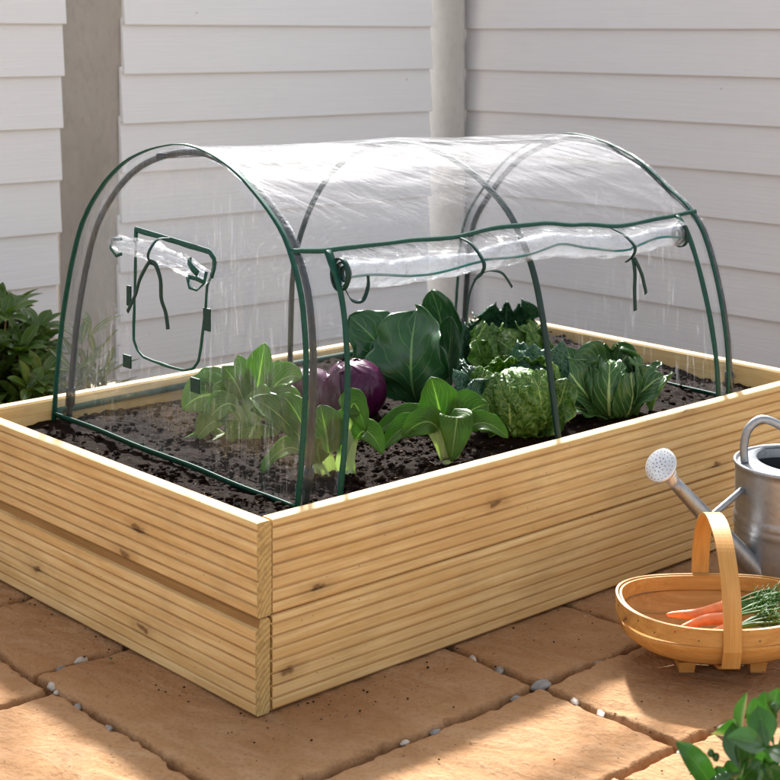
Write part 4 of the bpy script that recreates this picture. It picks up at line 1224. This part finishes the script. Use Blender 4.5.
t = thing('laurel', 'glossy round-leaved plant in the near right corner, out of focus', 'plant', (.45, 1.98, -.02))
st = MB(); fo = MB()
def lleaf(a, m_, c, w, dy=(0, 0, 0), Y=1.98, up=(0, -.8, .6), cup=.2, seed=0):
    bez_leaf(fo, [W_(q[0], q[1], Y+d) for q, d in zip((a, m_, c), dy)], w*Y/1640, p_ob, up=up, cup=cup, ruf=.03, seed=seed, na=10, nb=18)
lleaf((768, 738), (758, 720), (755, 697), 25, seed=1)
lleaf((770, 740), (767, 715), (764, 691), 22, (.01, .015, .02), seed=2, up=(-.5, -.7, .4))
lleaf((775, 748), (764, 728), (750, 730), 21, (0, -.01, -.02), seed=3, up=(.1, -.5, .8))
lleaf((757, 782), (750, 757), (750, 730), 31, (0, -.01, 0), seed=4)
lleaf((733, 800), (744, 778), (762, 761), 26, (0, -.02, -.03), seed=5, up=(-.3, -.6, .7))
lleaf((722, 806), (703, 772), (676, 742), 27, (0, -.01, 0), seed=6, up=(.35, -.8, .5))
lleaf((728, 806), (722, 782), (716, 766), 20, (.01, .02, .03), seed=7)
lleaf((765, 780), (766, 762), (764, 742), 25, (.02, .03, .04), seed=8)
lleaf((775, 760), (788, 748), (797, 752), 24, (0, -.01, -.02), seed=9)
lleaf((776, 715), (775, 702), (778, 688), 17, (.01, .02, .02), seed=10)
lleaf((770, 800), (776, 782), (790, 770), 27, (-.02, -.04, -.05), seed=11)
lleaf((742, 800), (730, 788), (712, 785), 24, (-.02, -.03, -.03), seed=12)
lleaf((768, 790), (757, 778), (742, 776), 24, (.0, -.01, -.01), seed=14, up=(.2, -.6, .8))
lleaf((750, 800), (736, 776), (728, 760), 22, (.03, .04, .05), seed=15)
rl = random.Random(12)
for k in range(16):
    z_ = .03+.012*k; a_ = k*2.4
    whorl(fo, Vector((.452+.035*math.cos(a_)*(.3+k/16), 1.975+.03*math.sin(a_), z_)), Vector((math.cos(a_), math.sin(a_), .9)), 3, .052, .030, 55, rl)
for px, py in ((711, 753), (716, 757), (762, 739), (766, 744), (774, 707)):
    fo.blob(W_(px, py, 1.97), .0045, px, (1, 1, 1.2), 8, 6, .2)
st.build('stem', STEM, t); fo.build('foliage', LAUR, t)

# ------------------------------------------------------------------ watering can
cc = Vector((.752, 3.03, 0)); can = thing('watering_can', 'galvanised steel watering can beside the grooved face of the bed', 'watering can', cc)
HT = .246; RC = .116
mb = MB()
pr = [(0.0, .004), (RC-.004, .004), (RC+.001, .006), (RC+.002, .012), (RC, .016)]
for i in range(1, 40):
    z = .016+(HT-.024)*i/40
    bump_ = .003*(math.exp(-((z-.148)/.0045)**2)+math.exp(-((z-.134)/.0045)**2))
    pr.append((RC+bump_-.004*z/HT, z))
pr += [(RC-.004, HT-.007), (RC-.001, HT-.004), (RC, HT), (RC-.003, HT+.003), (RC-.007, HT+.001), (RC-.009, HT-.006), (RC-.012, .02)]
M0 = Matrix.Translation(cc)
mb.lathe(pr, 72, M0)
mb.build('body', ZINC, can)
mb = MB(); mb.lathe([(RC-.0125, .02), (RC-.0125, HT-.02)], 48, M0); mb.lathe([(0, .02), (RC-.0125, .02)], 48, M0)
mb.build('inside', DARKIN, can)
# part lid: crescent plate on the spout side, slightly dished, with a concave rolled edge
mb = MB(); rows = []
rin = RC-.006
for i in range(31):
    y = lerp(-rin, rin, i/30)
    xo = -math.sqrt(max(0, rin*rin-y*y))
    q_ = .1**2-(y-.03)**2
    xi = .035-math.sqrt(q_) if q_ > 0 else .09
    xi = min(max(xi, xo), -xo)
    rows.append([cc+Vector((lerp(xo, xi, k/10), y, HT-.004+.004*math.sin(PI*k/10))) for k in range(11)])
mb.grid(rows)
lid = mb.build('lid', m_plain('dull_zinc', (.36, .375, .39), .55, .5, var=.25, scale=18), can); md = lid.modifiers.new('t', 'SOLIDIFY'); md.thickness = .002; md.offset = -1
# spout: conical tube from the foot of the body to the rose
s0 = cc+Vector((-.070, -.055, .045)); s1 = Vector(((672-390)/1640*2.93, 2.93, zat(480, 2.93)))
mb = MB(); mb.tube([s0.lerp(s1, i/14) for i in range(15)], lambda q: .021-.0095*q, 20)
mb.build('spout', ZINC, can)
b0 = cc+Vector((-.108, -.035, .205)); b1 = s0.lerp(s1, .62)
mb = MB(); mb.tube([b0.lerp(b1, i/6) for i in range(7)], .0062, 12); mb.build('brace', ZINC, can)
# rose
nrm = Vector((-.62, -.56, .55)).normalized()
rc = Vector(((661-390)/1640*2.91, 2.91, zat(466, 2.91)))
q = nrm.to_track_quat('Z', 'Y').to_matrix().to_4x4(); MR = Matrix.Translation(rc) @ q
mb = MB(); mb.lathe([(.0115, -.030), (.013, -.020), (.028, -.004), (.031, -.002), (.0315, .002), (.029, .003), (.020, .0055), (0, .007)], 40, MR)
neck = [s1.lerp(MR @ Vector((0, 0, -.028)), i/5) for i in range(6)]
mb.tube([s0.lerp(s1, .97)]+neck, .0118, 18)
rose = mb.build('rose', m_plain('bright_zinc', (.74, .75, .76), .35, .6), can)
mb = MB()
for ring, n in ((.006, 5), (.013, 10), (.020, 15), (.026, 22)):
    for k in range(n):
        a = 2*PI*k/n+ring*50
        z = .0068-.0045*(ring/.029)**2
        c_ = MR @ Vector((ring*math.cos(a), ring*math.sin(a), z))
        mb.lathe([(.0011, 0), (.0008, .0009), (0, .0009)], 8, Matrix.Translation(c_) @ q)
mb.build('holes', DARKIN, rose)
# handle
pts = [(-.097, .0, HT), (-.098, 0, HT+.03), (-.090, 0, HT+.060), (-.068, 0, HT+.078), (-.040, 0, HT+.072), (-.01, 0, HT+.052), (.03, 0, HT+.025), (.08, 0, HT-.01), (.125, 0, HT-.05), (.14, 0, .13), (.115, 0, .09)]
o_ = []
for i in range(len(pts)-1):
    p0, p1, p2, p3 = [Vector(pts[max(0, min(len(pts)-1, i+k))]) for k in (-1, 0, 1, 2)]
    for k in range(8):
        w = k/8; o_.append(cc+.5*((2*p1)+(p2-p0)*w+(2*p0-5*p1+4*p2-p3)*w*w+(3*p1-p0-3*p2+p3)*w**3))
o_.append(cc+Vector(pts[-1]))
mb = MB(); mb.tube(o_, .0078, 16); mb.build('handle', ZINC, can)

# ------------------------------------------------------------------ trug
tc_ = Vector((.541, 2.725, 0)); tr = thing('trug', 'shallow oval wooden trug basket with a hoop handle on the paving', 'basket', tc_)
TA, TB, TZ = .160, .127, .074
def ell(a, k=1.0, n=2.35):
    c, s = math.cos(a), math.sin(a)
    return Vector((TA*k*math.copysign(abs(c)**(2/n), c), TB*k*math.copysign(abs(s)**(2/n), s), 0))
def band(fn, w, th, n=120, closed=True):
    """hoop of rectangular section; fn(t)->(point, outward); w along z"""
    mb = MB(); rows = []
    for i in range(n):
        p, o = fn(i/n); rows.append([p-Z3*w/2, p+o*th-Z3*w/2, p+o*th+Z3*w/2, p+Z3*w/2])
    mb.grid(rows, close_c=True, close_r=closed); return mb
def rimfn(k):
    def f(t):
        a = 2*PI*t; p = ell(a, k); o = Vector((p.x/TA**2, p.y/TB**2, 0)).normalized()
        return tc_+p+Z3*(TZ+.013+.008*(p.x/TA)**2*1.0), o
    return f
# willow boards forming the hull: long strakes along x with overlaps
nb_ = 7
def clk(k, j):
    if k == 3: return Vector((0, 0, 0))
    sg = 1 if k > 3 else -1
    e = (1-j/8) if k > 3 else j/8          # 1 at the lower edge of the strake
    d = .001+.0085*e
    return Vector((0, sg*d*.75, -d*.65))
def hull(x, ph):
    """point on the hull: x in [-1,1] along the length, ph in [-1,1] across; rim at |ph|=1"""
    n = 2.35
    e = max(.0, 1-abs(x)**n)**(1/n)
    z = TZ - (TZ-.024)*(max(0, 1-abs(x)**2.6)**.75)*(max(0, 1-abs(ph)**2.4)**.7)
    return Vector((TA*x, TB*e*ph, z))
for k in range(nb_):
    a0 = -1+2*k/nb_-.035; a1 = -1+2*(k+1)/nb_+.035
    mb = MB(); rows = []
    lay = .0025*abs(k-(nb_-1)/2)
    for i in range(61):
        x = -1+2*i/60; x *= .995
        rows.append([tc_+hull(x, max(-1, min(1, lerp(a0, a1, j/8))))+Vector((0, 0, 0))+clk(k, j) for j in range(9)])
    mb.grid(rows)
    o = mb.build('slat', TRUGW, tr); md = o.modifiers.new('t', 'SOLIDIFY'); md.thickness = .003; md.offset = 0
band(rimfn(1.0), .027, .0042).build('rim', TRUGW, tr, smooth=False)
o = band(rimfn(.963), .024, .0036).build('rim', TRUGW, tr, smooth=False)
# handle strap: across the width, over the top and under the hull
HTOP = .236
def hstrap():
    pts = []
    yb = TB+.006
    for i in range(61):
        a = PI*i/60
        pts.append(Vector((0, yb*math.cos(a)*(1.0), TZ+.02+(HTOP-TZ-.02)*math.sin(a)**.92)))
    low = [Vector((0, -yb, TZ-.005)), Vector((0, -yb*.9, TZ-.034)), Vector((0, -yb*.66, .027)), Vector((0, -yb*.3, .019)), Vector((0, 0, .017)), Vector((0, yb*.3, .019)), Vector((0, yb*.66, .027)), Vector((0, yb*.9, TZ-.038)), Vector((0, yb, TZ-.005))]
    return [tc_+p for p in pts+low]
hp = hstrap(); mb = MB(); rows = []; n = len(hp)
for i in range(n):
    t_ = (hp[(i+1) % n]-hp[i-1]).normalized(); o = Vector((0, t_.z, -t_.y))
    if o.dot(hp[i]-tc_-Z3*.09) < 0: o = -o
    w = .0145+.001*noise.noise(Vector((i*.1, 0, 0)))
    rows.append([hp[i]+Vector((-w, 0, 0)), hp[i]+Vector((w, 0, 0)), hp[i]+Vector((w, 0, 0))+o*.0048, hp[i]+Vector((-w, 0, 0))+o*.0048])
mb.grid(rows, close_c=True, close_r=True); 
mb.build('handle', HOOPW, tr, smooth=False)
for x in (-.058, .058):
    mb = MB()
    b = mb.add([tc_+Vector(q) for q in ((x-.012, -.055, 0.003), (x+.012, -.055, .003), (x+.014, -.062, .022), (x-.014, -.062, .022), (x-.012, .055, .003), (x+.012, .055, .003), (x+.014, .062, .022), (x-.014, .062, .022))])
    for f in ((0, 1, 2, 3), (5, 4, 7, 6), (4, 0, 3, 7), (1, 5, 6, 2), (3, 2, 6, 7), (4, 5, 1, 0)): mb.face([b+i for i in f])
    mb.build('foot', TRUGW, tr, smooth=False)
rims = [o for o in tr.children if o.name.startswith('rim')]
for i in range(26):
    a = 2*PI*i/26+.1; p, o = rimfn(1.0)(i/26+.016)
    if abs(p.x-tc_.x) < .02: continue
    mb = MB(); mb.blob(p+o*.0044+Z3*(.004 if i % 2 else -.005), .0012, i, (1, 1, 1), 6, 4, .1)
    mb.build('nail', DARKIN, rims[0])
# carrots lying in the trug with their stalks to the right
def carrot(p0, p1, r, label, seed):
    p0, p1 = Vector(p0), Vector(p1); t = thing('carrot', label, 'carrot', p1, 'carrots in the trug')
    mb = MB(); k = 40; pts = []; 
    for i in range(k+1):
        q = i/k; pts.append(p0.lerp(p1, q)+Vector((0, .004*math.sin(q*4+seed), .002*math.sin(q*6+seed))))
    mb.tube(pts, lambda q: max(.0008, r*1.12*(min(1, q*1.02+.004)**.36)*(1-.28*sstep(.93, 1, q))+.0005*noise.noise(Vector((q*45, seed, 0)))), 16)
    mb.build('root', CARROT, t)
    mb = MB(); d = (p1-p0).normalized(); rr = random.Random(seed)
    for s in range(11):
        e = p1+d*(.06+.05*rr.random())+Vector((0, (rr.random()-.5)*.06, -.004+.02*rr.random()))
        m_ = p1.lerp(e, .5)+Vector((0, 0, .014*rr.random()))
        mb.tube([((1-q)**2)*p1+2*q*(1-q)*m_+q*q*e for q in [i/8 for i in range(9)]], lambda q: .0026-.0014*q, 7)
        for f in range(7):
            b_ = p1.lerp(e, .55+.06*f); dirv = Vector((rr.uniform(-.2, 1), rr.uniform(-1, 1), rr.uniform(-.2, .8))).normalized()
            mb.tube([b_, b_+dirv*.012, b_+dirv*.02+Vector((.004, 0, 0))], lambda q: .0012-.0008*q, 5)
    mb.build('stalks', CGREEN, t)
X0, Y0 = tc_.x, tc_.y
carrot((X0-.078, Y0+.020, .066), (X0+.030, Y0+.034, .078), .0095, 'back carrot of the three, lying highest in the trug', 2)
carrot((X0-.064, Y0-.012, .062), (X0+.026, Y0+.004, .071), .0095, 'middle carrot of the three in the trug', 5)
carrot((X0-.045, Y0-.040, .058), (X0+.030, Y0-.026, .065), .009, 'front carrot of the three, mostly hidden by the trug rim', 9)

# ------------------------------------------------------------------ camera
cam = bpy.data.cameras.new('camera'); co = bpy.data.objects.new('camera', cam); col.objects.link(co)
co.location = (0, 0, 1.09); co.rotation_euler = (R(90), 0, 0)
cam.sensor_width = 36; cam.lens = 1640/780*36; cam.shift_y = -(390-5)/780.0
cam.clip_start = .05; cam.clip_end = 500
cam.dof.use_dof = True; cam.dof.focus_distance = 2.9; cam.dof.aperture_fstop = 9
sc.camera = co

# ------------------------------------------------------------------ light
world = bpy.data.worlds.new('World'); sc.world = world; world.use_nodes = True
nt = world.node_tree; nt.nodes.clear()
sky = nt.nodes.new('ShaderNodeTexSky'); sky.sky_type = 'NISHITA'; sky.sun_disc = False
SUN_D = Vector((.033, -1.234, -1.0)).normalized()      # direction the light travels
EL = math.asin(-SUN_D.z); RO = math.atan2(-SUN_D.x, -SUN_D.y)
sky.sun_elevation = EL; sky.sun_rotation = RO
sky.air_density = .7; sky.dust_density = 3.0; sky.ozone_density = .6
bg = nt.nodes.new('ShaderNodeBackground'); bg.inputs[1].default_value = .115
hs = nt.nodes.new('ShaderNodeHueSaturation'); hs.inputs['Saturation'].default_value = .28
wo = nt.nodes.new('ShaderNodeOutputWorld')
nt.links.new(sky.outputs[0], hs.inputs['Color']); nt.links.new(hs.outputs[0], bg.inputs[0]); nt.links.new(bg.outputs[0], wo.inputs[0])
sl = bpy.data.lights.new('sun', 'SUN'); sl.energy = 4.3; sl.angle = R(3.5); sl.color = (1, .97, .93)
so_ = bpy.data.objects.new('sun', sl); col.objects.link(so_)
so_.rotation_euler = SUN_D.to_track_quat('-Z', 'Y').to_euler(); so_.location = (0, 8, 6)

sc.view_settings.view_transform = 'Standard'; sc.view_settings.look = 'None'
sc.view_settings.gamma = 1; sc.view_settings.use_curve_mapping = False
sc.view_settings.exposure = 1.58
sc.cycles.max_bounces = 10; sc.cycles.diffuse_bounces = 4; sc.cycles.glossy_bounces = 4
sc.cycles.transparent_max_bounces = 32; sc.cycles.transmission_bounces = 6
sc.cycles.use_denoising = True
sc.cycles.sample_clamp_indirect = 8
